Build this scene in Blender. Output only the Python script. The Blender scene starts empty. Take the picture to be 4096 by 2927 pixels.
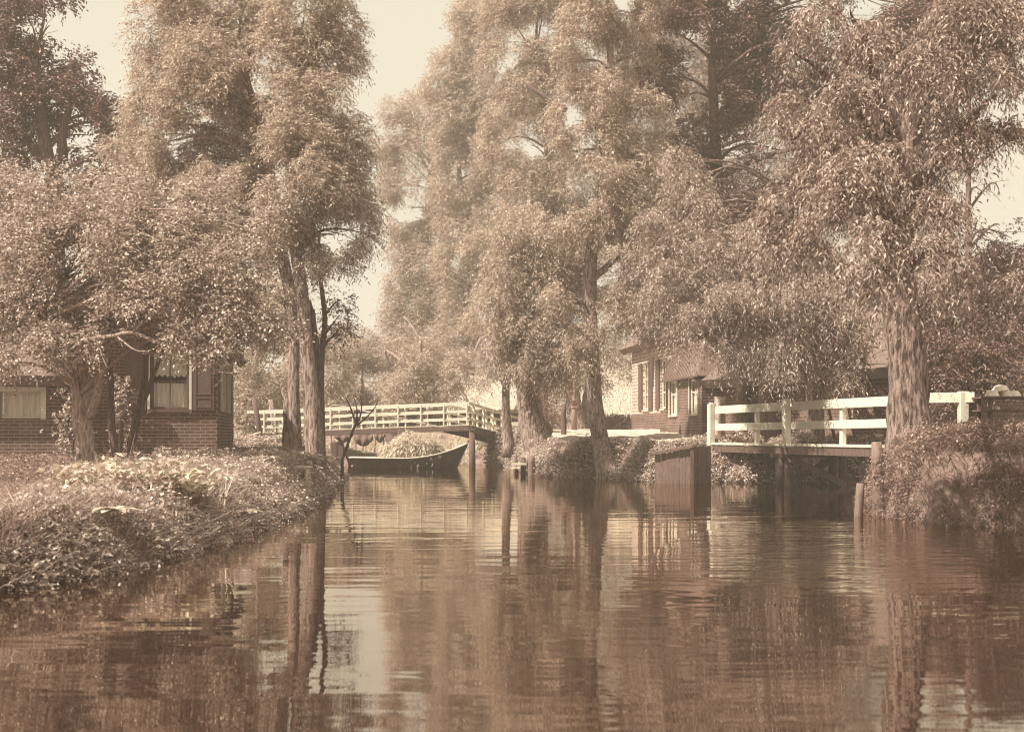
import bpy, math, random
import numpy as np
from mathutils import Vector, Matrix
R = math.radians
random.seed(7)
rng = np.random.default_rng(11)
scene = bpy.context.scene
C = scene.collection

# ------------------------------------------------------------------ camera
F, HY, HZ = 1100.0, 434.0, 1.3          # focal length in pixels, horizon row, eye height above the water
cam_d = bpy.data.cameras.new('camera'); cam = bpy.data.objects.new('camera', cam_d); C.objects.link(cam)
cam.location = (0, 0, HZ); cam.rotation_euler = (R(90), 0, 0)
cam_d.sensor_width = 36; cam_d.lens = 36*F/1024; cam_d.shift_y = (HY-365.5)/1024
cam_d.clip_end = 6000; cam_d.clip_start = .05
cam_d.dof.use_dof = True; cam_d.dof.focus_distance = 26; cam_d.dof.aperture_fstop = 2.2
scene.camera = cam

# ------------------------------------------------------------------ sky, sun, exposure
SUN = Vector((-.72, -.40, 1.0)).normalized()           # towards the sun
el = math.asin(SUN.z)
world = bpy.data.worlds.new('World'); scene.world = world; world.use_nodes = True
wn, wl = world.node_tree.nodes, world.node_tree.links
sky = wn.new('ShaderNodeTexSky'); sky.sky_type = 'NISHITA'; sky.sun_disc = False
sky.sun_elevation = el; sky.sun_rotation = math.atan2(SUN.x, SUN.y)
bw = wn.new('ShaderNodeRGBToBW'); wl.new(sky.outputs[0], bw.inputs[0])
pw = wn.new('ShaderNodeMath'); pw.operation = 'POWER'; pw.inputs[1].default_value = .12; wl.new(bw.outputs[0], pw.inputs[0])
vm = wn.new('ShaderNodeVectorMath'); vm.operation = 'SCALE'; vm.inputs[0].default_value = (3.72, 3.46, 2.82)
wl.new(pw.outputs[0], vm.inputs[3])
bg = wn['Background']; wl.new(vm.outputs[0], bg.inputs[0]); bg.inputs[1].default_value = .10
sd = bpy.data.lights.new('sun', 'SUN'); sd.energy = 5.0; sd.angle = R(.6); sd.color = (1, .94, .82)
so = bpy.data.objects.new('sun', sd); C.objects.link(so); so.rotation_euler = SUN.to_track_quat('Z', 'Y').to_euler()
so.location = (0, 0, 40)
scene.view_settings.view_transform = 'Standard'; scene.view_settings.look = 'None'
scene.view_settings.exposure = 1.03; scene.view_settings.gamma = 1
scene.render.engine = 'CYCLES'
cy = scene.cycles
cy.use_denoising = True; cy.filter_width = 1.15
cy.max_bounces = 8; cy.diffuse_bounces = 4; cy.glossy_bounces = 4; cy.transmission_bounces = 6
cy.volume_bounces = 0; cy.transparent_max_bounces = 8; cy.caustics_reflective = False; cy.caustics_refractive = False

# ------------------------------------------------------------------ helpers
def at(px, py, Y):
    return Vector(((px-512)/F*Y, Y, HZ+(HY-py)/F*Y))

def sep(v):
    t = min(1, v*1.4)**1.3
    return (v, v*(.51+.34*t), v*(.42+.31*t), 1)

def sol(v):
    t = min(1, v*1.4)**1.3
    return (v, v*(.60+.28*t), v*(.49+.27*t), 1)

def tag(o, label=None, cat=None, group=None, kind=None):
    if label: o['label'] = label
    if cat: o['category'] = cat
    if group: o['group'] = group
    if kind: o['kind'] = kind
    return o

def thing(name, label, cat, loc=(0, 0, 0), rz=0, group=None):
    o = bpy.data.objects.new(name, None); C.objects.link(o)
    o.location = loc; o.rotation_euler = (0, 0, rz); o.empty_display_size = .2
    return tag(o, label, cat, group)

class MB:
    def __init__(s): s.v = []; s.f = []
    def add(s, v, f):
        n = len(s.v); s.v += [tuple(a) for a in v]; s.f += [tuple(i+n for i in q) for q in f]
    def box(s, a, b):
        (x0, y0, z0), (x1, y1, z1) = a, b
        s.add([(x0,y0,z0),(x1,y0,z0),(x1,y1,z0),(x0,y1,z0),(x0,y0,z1),(x1,y0,z1),(x1,y1,z1),(x0,y1,z1)],
              [(0,3,2,1),(4,5,6,7),(0,1,5,4),(1,2,6,5),(2,3,7,6),(3,0,4,7)])
    def beam(s, p, q, w, h, up=(0, 0, 1), j=0):
        p, q = Vector(p), Vector(q); d = (q-p).normalized(); up = Vector(up)
        if abs(d.dot(up)) > .98: up = Vector((0, 1, 0))
        x = d.cross(up).normalized(); z = x.cross(d).normalized()
        vs = []
        for e in (p, q):
            for a, b in ((-1,-1),(1,-1),(1,1),(-1,1)):
                vs.append(e + x*a*(w/2+random.uniform(-j, j)) + z*b*(h/2+random.uniform(-j, j)))
        s.add(vs, [(0,1,2,3),(7,6,5,4),(0,4,5,1),(1,5,6,2),(2,6,7,3),(3,7,4,0)])
    def tube(s, pts, rad, seg=8, wob=0.0):
        pts = [Vector(p) for p in pts]; n = len(pts); base = len(s.v)
        ref = Vector((0.3, 1, .1)).normalized(); ph = random.random()*6
        for i, p in enumerate(pts):
            t = (pts[min(i+1, n-1)]-pts[max(i-1, 0)]).normalized()
            x = t.cross(ref)
            if x.length < .1: x = t.cross(Vector((1, 0, 0)))
            x.normalize(); y = t.cross(x).normalized()
            for k in range(seg):
                a = 2*math.pi*k/seg
                r = rad[i]*(1+wob*math.sin(3*a+ph+i*.25)+wob*.6*math.sin(5*a-ph+i*.6))
                s.v.append(tuple(p+x*math.cos(a)*r+y*math.sin(a)*r))
        for i in range(n-1):
            for k in range(seg):
                a = base+i*seg+k; b = base+i*seg+(k+1) % seg
                s.f.append((a, b, b+seg, a+seg))
        s.f.append(tuple(base+k for k in range(seg))[::-1]); s.f.append(tuple(base+(n-1)*seg+k for k in range(seg)))
    def build(s, name, m, parent=None, smooth=False, bevel=0):
        me = bpy.data.meshes.new(name); me.from_pydata(s.v, [], s.f); me.update()
        if smooth: me.polygons.foreach_set('use_smooth', [True]*len(me.polygons))
        o = bpy.data.objects.new(name, me); C.objects.link(o); me.materials.append(m)
        if parent: o.parent = parent
        if bevel:
            b = o.modifiers.new('bevel', 'BEVEL'); b.width = bevel; b.segments = 2; b.limit_method = 'ANGLE'
        return o

def np_mesh(name, V, k, m, parent=None):
    """V (N,k,3): N separate polygons of k corners"""
    N = len(V); me = bpy.data.meshes.new(name)
    me.vertices.add(N*k); me.vertices.foreach_set('co', V.astype(np.float32).ravel())
    me.loops.add(N*k); me.loops.foreach_set('vertex_index', np.arange(N*k, dtype=np.int32))
    me.polygons.add(N); me.polygons.foreach_set('loop_start', np.arange(0, N*k, k, dtype=np.int32))
    me.polygons.foreach_set('loop_total', np.full(N, k, dtype=np.int32))
    me.update(calc_edges=True); me.validate()
    o = bpy.data.objects.new(name, me); C.objects.link(o); me.materials.append(m)
    if parent: o.parent = parent
    return o

def hsh(i, j, k):
    n = (i*73856093) ^ (j*19349663) ^ (k*83492791)
    n = (n ^ (n >> 13)) * 1274126177
    return ((n ^ (n >> 16)) & 0xffff)/65535.0
def vnoise(P, s):
    P = np.asarray(P)/s; I = np.floor(P).astype(np.int64); f = P-I; f = f*f*(3-2*f); r = 0
    for a in (0, 1):
        for b in (0, 1):
            for c in (0, 1):
                w = (f[..., 0] if a else 1-f[..., 0])*(f[..., 1] if b else 1-f[..., 1])*(f[..., 2] if c else 1-f[..., 2])
                r = r+w*hsh(I[..., 0]+a, I[..., 1]+b, I[..., 2]+c)
    return r
def unit(v): return v/np.maximum(np.linalg.norm(v, axis=-1, keepdims=True), 1e-9)

# ------------------------------------------------------------------ materials
def mat(name):
    m = bpy.data.materials.new(name); m.use_nodes = True
    nt = m.node_tree; return m, nt.nodes, nt.links, nt.nodes['Principled BSDF']
def ramp(n, stops):
    r = n.new('ShaderNodeValToRGB'); e = r.color_ramp.elements
    e[0].position, e[0].color = stops[0]; e[1].position, e[1].color = stops[-1]
    for p, c in stops[1:-1]:
        x = e.new(p); x.color = c
    return r
def mapping(n, l, scale, rot=(0, 0, 0), src='Object'):
    t = n.new('ShaderNodeTexCoord'); mp = n.new('ShaderNodeMapping')
    mp.inputs['Scale'].default_value = scale; mp.inputs['Rotation'].default_value = rot
    l.new(t.outputs[src], mp.inputs[0]); return mp
def noise_mat(name, a, b, scale=(1, 1, 1), ns=4, rough=.85, bump=.3, lo=.35, hi=.65, detail=6, dist=.05):
    m, n, l, p = mat(name)
    mp = mapping(n, l, scale); t = n.new('ShaderNodeTexNoise'); t.inputs['Scale'].default_value = ns
    t.inputs['Detail'].default_value = detail; t.inputs['Roughness'].default_value = .65
    l.new(mp.outputs[0], t.inputs[0]); r = ramp(n, [(lo, a), (hi, b)]); l.new(t.outputs[0], r.inputs[0])
    l.new(r.outputs[0], p.inputs['Base Color']); p.inputs['Roughness'].default_value = rough
    p.inputs['Specular IOR Level'].default_value = .25
    if bump:
        bp = n.new('ShaderNodeBump'); bp.inputs['Strength'].default_value = bump; bp.inputs['Distance'].default_value = dist
        l.new(t.outputs[0], bp.inputs['Height']); l.new(bp.outputs[0], p.inputs['Normal'])
    return m
def leaf_mat(name, lo, hi, trans=.35, gloss=.03):
    m, n, l, p = mat(name); n.remove(p); out = n['Material Output']
    g = n.new('ShaderNodeNewGeometry'); r = ramp(n, [(0, lo), (1, hi)]); l.new(g.outputs['Random Per Island'], r.inputs[0])
    d = n.new('ShaderNodeBsdfDiffuse'); t = n.new('ShaderNodeBsdfTranslucent'); s = n.new('ShaderNodeBsdfGlossy')
    s.inputs['Roughness'].default_value = .5; s.inputs[0].default_value = (.9, .85, .72, 1)
    l.new(r.outputs[0], d.inputs[0]); l.new(r.outputs[0], t.inputs[0])
    m1 = n.new('ShaderNodeMixShader'); m1.inputs[0].default_value = trans; l.new(d.outputs[0], m1.inputs[1]); l.new(t.outputs[0], m1.inputs[2])
    m2 = n.new('ShaderNodeMixShader'); m2.inputs[0].default_value = gloss; l.new(m1.outputs[0], m2.inputs[1]); l.new(s.outputs[0], m2.inputs[2])
    l.new(m2.outputs[0], out.inputs[0]); return m
def brick_mat(name, a, b, mortar, axis='x', w=.24, h=.078, ms=.012, rot=0.0):
    m, n, l, p = mat(name)
    t = n.new('ShaderNodeTexCoord'); sx = n.new('ShaderNodeSeparateXYZ'); l.new(t.outputs['Object'], sx.inputs[0])
    cb = n.new('ShaderNodeCombineXYZ'); l.new(sx.outputs[0 if axis == 'x' else 1], cb.inputs[0]); l.new(sx.outputs[2], cb.inputs[1])
    nz = n.new('ShaderNodeTexNoise'); nz.inputs['Scale'].default_value = 3; l.new(t.outputs['Object'], nz.inputs[0])
    wob = n.new('ShaderNodeVectorMath'); wob.operation = 'MULTIPLY_ADD'; wob.inputs[1].default_value = (.014, .014, 0)
    l.new(nz.outputs['Color'], wob.inputs[0]); l.new(cb.outputs[0], wob.inputs[2])
    br = n.new('ShaderNodeTexBrick'); l.new(wob.outputs[0], br.inputs[0])
    br.inputs['Color1'].default_value = a; br.inputs['Color2'].default_value = b; br.inputs['Mortar'].default_value = mortar
    br.inputs['Scale'].default_value = 1; br.inputs['Brick Width'].default_value = w; br.inputs['Row Height'].default_value = h
    br.inputs['Mortar Size'].default_value = ms; br.inputs['Mortar Smooth'].default_value = .35
    n2 = n.new('ShaderNodeTexNoise'); n2.inputs['Scale'].default_value = 1.7; n2.inputs['Detail'].default_value = 8; l.new(t.outputs['Object'], n2.inputs[0])
    rr = ramp(n, [(.3, (.72, .7, .68, 1)), (.7, (1.15, 1.15, 1.12, 1))]); l.new(n2.outputs[0], rr.inputs[0])
    mx = n.new('ShaderNodeMix'); mx.data_type = 'RGBA'; mx.blend_type = 'MULTIPLY'; mx.inputs[0].default_value = 1
    l.new(br.outputs['Color'], mx.inputs[6]); l.new(rr.outputs[0], mx.inputs[7]); l.new(mx.outputs[2], p.inputs['Base Color'])
    p.inputs['Roughness'].default_value = .9; p.inputs['Specular IOR Level'].default_value = .2
    bp = n.new('ShaderNodeBump'); bp.inputs['Strength'].default_value = .5; bp.inputs['Distance'].default_value = .01
    inv = n.new('ShaderNodeMath'); inv.operation = 'SUBTRACT'; inv.inputs[0].default_value = 1; l.new(br.outputs['Fac'], inv.inputs[1])
    l.new(inv.outputs[0], bp.inputs['Height']); l.new(bp.outputs[0], p.inputs['Normal'])
    return m

M = {}
M['bark'] = noise_mat('furrowed_bark', sol(.11), sol(.44), (7, 7, 1.5), 3, .95, 1.0, .40, .58, 8, .06)
M['bark_dark2'] = noise_mat('old_willow_bark', sol(.07), sol(.36), (6, 6, 1.3), 3, .95, 1.0, .42, .58, 8, .08)
M['bark_dark'] = noise_mat('dark_bark', sol(.09), sol(.24), (9, 9, 1.3), 3, .95, 1.0, .38, .62, 8, .05)
M['bark_pale'] = noise_mat('pale_bark', sol(.16), sol(.50), (10, 10, 2), 3, .9, .8, .36, .66, 8, .03)
M['white'] = noise_mat('white_paint', sol(.46), (.66, .61, .50, 1), (3, 3, 1), 5, .6, .25, .25, .45, 8, .01)
M['white_worn'] = noise_mat('worn_white_paint', sol(.30), (.58, .53, .43, 1), (4, 4, 1.2), 4, .7, .4, .34, .44, 10, .01)
M['tar'] = noise_mat('tarred_wood', sol(.06), sol(.13), (2, 2, 14), 3, .7, .4, .3, .7, 6, .01)  # dark streaky colour of the punt hull
M['wood_dark'] = noise_mat('dark_timber', sol(.08), sol(.18), (10, 10, 1.4), 3, .85, .5, .3, .7, 6, .02)
M['wood_grey'] = noise_mat('weathered_timber', sol(.13), sol(.30), (10, 10, 1.2), 3, .85, .5, .3, .7, 6, .02)
M['wood_pale'] = noise_mat('pale_timber', sol(.45), (.78, .70, .54, 1), (6, 6, 2), 4, .8, .3, .3, .6, 6, .01)
M['shutter'] = noise_mat('brown_shutter_paint', sol(.11), sol(.16), (2, 2, 6), 4, .6, .15, .3, .7, 5, .01)
M['thatch'] = noise_mat('reed_thatch', sol(.17), sol(.42), (26, 26, 2.5), 2.5, .95, 1.0, .36, .64, 8, .08)
M['thatch_pale'] = noise_mat('sunlit_pale_thatch', sol(.3), (.74, .66, .52, 1), (9, 9, 2.2), 2.5, .95, 1.0, .34, .62, 8, .1)  # lighter copy of the thatch with sunlight put into its colour
M['rope'] = noise_mat('hemp_rope', sol(.5), sol(.7), (1, 1, 1), 30, .9, 0)
M['net'] = noise_mat('tanned_net', sol(.13), sol(.22), (1, 1, 1), 60, .95, .3, .3, .7, 3, .01)
M['enamel'] = noise_mat('enamel', sol(.55), (.84, .79, .64, 1), (1, 1, 1), 6, .35, 0)
M['iron'] = noise_mat('rusty_iron', sol(.18), sol(.36), (1, 1, 1), 12, .7, .2)
M['path'] = noise_mat('sandy_path', sol(.34), (.60, .53, .42, 1), (1, 1, 1), 1.6, .95, .4, .36, .6, 10, .03)
M['soil'] = noise_mat('bank_soil', sol(.10), sol(.30), (1, 1, 1), 2.5, .95, .8, .35, .65, 10, .08)
M['stone'] = noise_mat('pale_stone', sol(.42), sol(.66), (1, 1, 1), 5, .9, .3)
M['curtain'] = noise_mat('lace_curtain', sol(.7), (.95, .90, .78, 1), (40, 40, 3), 1.2, .9, .1, .35, .65, 3)
m, n, l, p = mat('window_glass'); p.inputs['Base Color'].default_value = sol(.14); p.inputs['Roughness'].default_value = .08
p.inputs['Alpha'].default_value = .08; M['glass'] = m
m, n, l, p = mat('dark_interior'); p.inputs['Base Color'].default_value = sol(.08); p.inputs['Roughness'].default_value = .5; M['inside'] = m
M['brick_x'] = brick_mat('red_brick_front', sol(.10), sol(.15), sol(.30), 'x')
M['brick_y'] = brick_mat('red_brick_side', sol(.10), sol(.15), sol(.30), 'y')
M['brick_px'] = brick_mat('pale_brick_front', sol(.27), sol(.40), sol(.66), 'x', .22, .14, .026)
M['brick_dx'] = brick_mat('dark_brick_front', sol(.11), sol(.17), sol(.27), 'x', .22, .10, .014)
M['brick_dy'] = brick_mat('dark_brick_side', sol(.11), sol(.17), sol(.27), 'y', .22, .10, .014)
M['willow'] = leaf_mat('willow_leaf', sep(.17), sep(.68), .38, .035)
M['willow_pale'] = leaf_mat('pale_willow_leaf', sep(.24), (.80, .68, .55, 1), .42, .035)  # willow leaf made paler, light on the crowns is put into the colour
M['willow_near'] = leaf_mat('near_willow_leaf', sep(.12), sep(.62), .34, .035)
M['leaf_dark'] = leaf_mat('dark_leaf', sep(.09), sep(.32), .30, .035)  # low tone also carries the shade of the right-hand crowns
M['leaf_fruit'] = leaf_mat('fruit_tree_leaf', sep(.18), sep(.78), .34, .035)
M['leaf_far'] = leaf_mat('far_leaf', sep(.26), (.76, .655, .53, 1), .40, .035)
M['leaf_bank'] = leaf_mat('bank_leaf', sep(.18), sep(.80), .30, .035)
M['leaf_shade'] = leaf_mat('dull_bank_leaf', sep(.13), sep(.46), .30, .035)  # darker copy of the bank leaf with shade in its colour
M['leaf_big'] = leaf_mat('broad_leaf', sep(.38), (.74, .67, .52, 1), .25, .035)
M['grass'] = leaf_mat('grass_blade', sep(.22), sep(.62), .30, .035)
M['grass_dull'] = leaf_mat('dull_grass', sep(.12), sep(.46), .28, .035)  # darker grass, tree shade on lawn and right bank put into its colour
M['hay'] = leaf_mat('dry_hay', sep(.6), (.92, .85, .68, 1), .25, .035)

# water: murky brown body under a reflecting rippled skin; the breeze roughens it by the white rail bridge
m, n, l, p = mat('canal_water'); n.remove(p); out = n['Material Output']
tc = n.new('ShaderNodeTexCoord')
def wave(scale, sx, sy, det=3, w=0):
    mp = n.new('ShaderNodeMapping'); mp.inputs['Scale'].default_value = (sx, sy, 1); l.new(tc.outputs['Object'], mp.inputs[0])
    t = n.new('ShaderNodeTexNoise'); t.inputs['Scale'].default_value = scale; t.inputs['Detail'].default_value = det
    t.inputs['Roughness'].default_value = .5; t.inputs['Distortion'].default_value = w
    l.new(mp.outputs[0], t.inputs[0]); return t
w1 = wave(1.7, .22, 1, 2, .2); w2 = wave(7, .22, 1, 2, .3); w3 = wave(.22, 1, 1, 2)
patch = n.new('ShaderNodeTexGradient'); patch.gradient_type = 'SPHERICAL'
pm = n.new('ShaderNodeMapping'); pm.vector_type = 'TEXTURE'; pm.inputs['Location'].default_value = (3.75, 12.8, 0); pm.inputs['Scale'].default_value = (1.9, 4.6, 1)
pm.inputs['Rotation'].default_value = (0, 0, R(-20))
l.new(tc.outputs['Object'], pm.inputs[0]); l.new(pm.outputs[0], patch.inputs[0])
def mth(op, a, b):
    x = n.new('ShaderNodeMath'); x.operation = op
    for i, q in enumerate((a, b)):
        if isinstance(q, (int, float)): x.inputs[i].default_value = q
        else: l.new(q, x.inputs[i])
    return x.outputs[0]
calm = ramp(n, [(.42, (.25, .25, .25, 1)), (.62, (1, 1, 1, 1))]); l.new(w3.outputs[0], calm.inputs[0])
pr = ramp(n, [(.0, (0, 0, 0, 1)), (.7, (1, 1, 1, 1))]); l.new(mth('MULTIPLY', patch.outputs[1], mth('ADD', w3.outputs[0], .4)), pr.inputs[0])
w4 = wave(3.1, .13, 1, 3, .5)
hsum = mth('ADD', mth('MULTIPLY', mth('MULTIPLY', w4.outputs[0], pr.outputs[0]), .09), mth('ADD', mth('MULTIPLY', w1.outputs[0], .014), mth('MULTIPLY', w2.outputs[0], mth('ADD', mth('MULTIPLY', calm.outputs[0], .0050), mth('MULTIPLY', pr.outputs[0], .03)))))
bp = n.new('ShaderNodeBump'); bp.inputs['Strength'].default_value = .55; bp.inputs['Distance'].default_value = 1.0; l.new(hsum, bp.inputs['Height'])
df = n.new('ShaderNodeBsdfDiffuse'); df.inputs[0].default_value = (.035, .017, .012, 1)
gl = n.new('ShaderNodeBsdfGlossy'); gl.inputs['Roughness'].default_value = .015; gl.inputs[0].default_value = (.86, .79, .72, 1)
l.new(bp.outputs[0], gl.inputs['Normal'])
fr = n.new('ShaderNodeFresnel'); fr.inputs[0].default_value = 1.45; l.new(bp.outputs[0], fr.inputs['Normal'])
fac = mth('MINIMUM', mth('ADD', mth('MULTIPLY', fr.outputs[0], .82), .40), .95)
mx = n.new('ShaderNodeMixShader'); l.new(fac, mx.inputs[0]); l.new(df.outputs[0], mx.inputs[1]); l.new(gl.outputs[0], mx.inputs[2])
l.new(mx.outputs[0], out.inputs[0]); M['water'] = m

# ------------------------------------------------------------------ ground and water
BIG = 1600
polyL = [(-BIG, -BIG), (-12, -BIG), (-7, -12), (-4.7, 4), (-3.9, 8.6), (-3.35, 10.4), (-3.15, 12.1), (-3.05, 14), (-3.1, 16.6), (-3.4, 21.7), (-4.2, 28), (-4.8, 33), (-6.3, 40.5), (-7.0, 44.2), (-9.4, 46), (-13, 49), (-22, 52), (-BIG, 60)]
polyR = [(-BIG, 64), (-24, 56), (-14, 52.5), (-10, 49.5), (-7, 48.2), (-4, 47.6), (-1.6, 46.9), (-.5, 44), (0, 41), (.25, 37.5), (.8, 34.2), (1.6, 33.2), (2.8, 32.6), (3.7, 29.9), (4.7, 29.5), (5.35, 30.4), (6.1, 29.1), (7.3, 29.6), (9, 29.3), (12, 28.8), (16, 28.6), (BIG, 60), (BIG, BIG), (-BIG, BIG)]
polyN = [(5.75, 17.5), (6.0, 16.2), (6.9, 15), (7.2, 12), (8, 8), (9.5, 2), (12, -10), (16, -BIG), (BIG, -BIG), (BIG, 34), (16, 24.6), (10.2, 24.3), (8.7, 23.5), (7.4, 22.2), (6.5, 19.8)]
def sdist(X, Y, poly):
    """signed distance, positive inside"""
    inside = np.zeros(X.shape, bool); d = np.full(X.shape, 1e9)
    n = len(poly)
    for i in range(n):
        x0, y0 = poly[i]; x1, y1 = poly[(i+1) % n]
        dx, dy = x1-x0, y1-y0
        t = np.clip(((X-x0)*dx+(Y-y0)*dy)/(dx*dx+dy*dy), 0, 1)
        d = np.minimum(d, np.hypot(X-x0-t*dx, Y-y0-t*dy))
        c = ((y0 > Y) != (y1 > Y)) & (X < (x1-x0)*(Y-y0)/(y1-y0+1e-12)+x0)
        inside ^= c
    return np.where(inside, d, -d)
def sm(x): x = np.clip(x, 0, 1); return x*x*(3-2*x)
def gh(X, Y):
    X = np.asarray(X, float); Y = np.asarray(Y, float)
    P = np.stack([X, Y, X*0], -1)
    ns = (vnoise(P, 1.1)-.5)*.14+(vnoise(P, .35)-.5)*.06
    bL = .50+.18*sm((Y-12)/14)+.30*sm((Y-30)/14); bR = 1.02+.42*sm((Y-34)/11); bN = 1.05+0*Y
    wR = np.where((X < -1) & (Y > 42), 3.2, .9)
    z = np.full(X.shape, -.6)
    for pl, b, w in ((polyL, bL, 1.15), (polyR, bR, wR), (polyN, bN, .7)):
        d = sdist(X, Y, pl); k = sm((d+.12)/w)
        z = np.maximum(z, -.6+(b+.6)*k+ns*k)
    return z
def axis_pts(lo, hi, st, far):
    a = list(np.arange(lo, hi+1e-6, st)); s, x = st, hi
    while x < far: s *= 1.35; x += s; a.append(x)
    s, x = st, lo
    while x > -far: s *= 1.35; x -= s; a.insert(0, x)
    return np.array(a)
gx = axis_pts(-15, 16, .22, BIG); gy = axis_pts(5, 56, .25, BIG)
GX, GY = np.meshgrid(gx, gy); GZ = gh(GX, GY)
def grid_mesh(name, X, Y, Z, m, keep=None):
    ny, nx = X.shape; V = np.stack([X, Y, Z], -1).reshape(-1, 3)
    i = np.arange(ny-1)[:, None]*nx+np.arange(nx-1)[None, :]
    q = np.stack([i, i+1, i+nx+1, i+nx], -1).reshape(-1, 4)
    if keep is not None: q = q[keep[:-1, :-1].reshape(-1)]
    me = bpy.data.meshes.new(name); me.from_pydata(V.tolist(), [], q.tolist()); me.update()
    me.polygons.foreach_set('use_smooth', [True]*len(me.polygons)); me.materials.append(m)
    o = bpy.data.objects.new(name, me); C.objects.link(o); return o
tag(grid_mesh('ground', GX, GY, GZ, M['soil']), kind='structure')
wm = MB(); wm.add([(-BIG, -BIG, 0), (BIG, -BIG, 0), (BIG, BIG, 0), (-BIG, BIG, 0)], [(0, 1, 2, 3)])
tag(wm.build('water', M['water']), kind='structure')
# sandy yard path on the far right bank
polyP = [(.75, 37.2), (1.4, 35.2), (2.2, 34.3), (3.5, 33.2), (4.4, 31.0), (5.5, 31.6), (6.3, 31.2), (6.5, 36.2), (6.2, 41), (5.2, 47.2), (3.8, 48.5), (1.6, 48.2), (.6, 44), (.4, 41)]
px_, py_ = np.meshgrid(np.arange(0, 7.5, .2), np.arange(30, 50, .2))
pd = sdist(px_, py_, polyP)+(vnoise(np.stack([px_, py_, px_*0], -1), .7)-.5)*.5
tag(grid_mesh('path', px_, py_, gh(px_, py_)+.035, M['path'], pd > 0), kind='structure')

# ------------------------------------------------------------------ foliage generators
def leaves_from(c, d, tl, k, L, W, droop, up=.7, spread=.8, jit=.35):
    """k leaves along each drooping twig; returns (N*k,4,3)"""
    N = len(c); t = (np.arange(k)+.5)/k; t = t[None, :, None]*np.ones((N, 1, 1))
    t = t+rng.uniform(-.4/k, .4/k, t.shape); tl = tl*rng.uniform(.6, 1.3, (N, 1, 1))
    c = c[:, None, :]; d = unit(d)[:, None, :]; z = np.array([0, 0, 1.0])
    P = c+d*tl*t-z*droop*tl*t*t
    T = unit(d-2*z*droop*t)
    S = unit(np.cross(T, z+rng.normal(0, .25, T.shape)))
    sgn = np.where(np.arange(k) % 2 == 0, 1, -1)[None, :, None]
    D = unit(T*.75+S*sgn*spread+rng.normal(0, jit, T.shape)-z*.25*droop)
    Nn = unit(z*up+rng.normal(0, .6, T.shape)); S2 = unit(np.cross(D, Nn))
    l = L*rng.uniform(.65, 1.25, t.shape); w = W*rng.uniform(.7, 1.25, t.shape)
    sag = -z*l*.18
    V = np.stack([P, P+D*l*.42+S2*w*.5, P+D*l+sag, P+D*l*.42-S2*w*.5], 2)
    return V.reshape(-1, 4, 3)
def blades(base, d, h, w, bend, seg=3):
    """tapered curved strips -> separate quads joined visually"""
    N = len(base); d = unit(d); z = np.array([0, 0, 1.0])
    h = h*rng.uniform(.55, 1.25, (N, 1)); az = rng.uniform(0, 6.283, N)
    S = np.stack([np.cos(az), np.sin(az), az*0], -1); out = []
    side = unit(np.stack([d[:, 0]+rng.normal(0, .4, N), d[:, 1]+rng.normal(0, .4, N), d[:, 2]*0], -1))
    for i in range(seg):
        q = []
        for tt in (i/seg, (i+1)/seg):
            p = base+d*h*tt+side*bend*h*tt*tt-z*bend*h*tt*tt*.55
            q.append((p, w*(1-tt*.92)))
        (p0, w0), (p1, w1) = q
        out.append(np.stack([p0-S*w0/2, p0+S*w0/2, p1+S*w1/2, p1-S*w1/2], 1))
    return np.concatenate(out)
def lobe_twigs(lobes, n_per, thr=.42, cs=.9, hollow=.45, flat=1.0):
    """lobes: (x,y,z,r). twig origins clumped inside each lobe"""
    Cs, Ds = [], []
    for (x, y, z, r), n in zip(lobes, n_per):
        n2 = int(n*2.2); u = unit(rng.normal(0, 1, (n2, 3))); rr = r*(hollow+(1-hollow)*rng.random((n2, 1))**.6)
        rr *= (.80+.42*vnoise(u*1.7+np.array([x, y, z]), .55))[:, None]
        p = np.array([x, y, z])+u*rr*np.array([1, 1, flat])
        g = vnoise(p, cs)*.65+vnoise(p, cs*.45)*.35
        k = g > thr; p, u = p[k][:n], u[k][:n]
        Cs.append(p); Ds.append(unit(u+np.array([0, 0, .25])+rng.normal(0, .45, u.shape)))
    return np.concatenate(Cs), np.concatenate(Ds)
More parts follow.
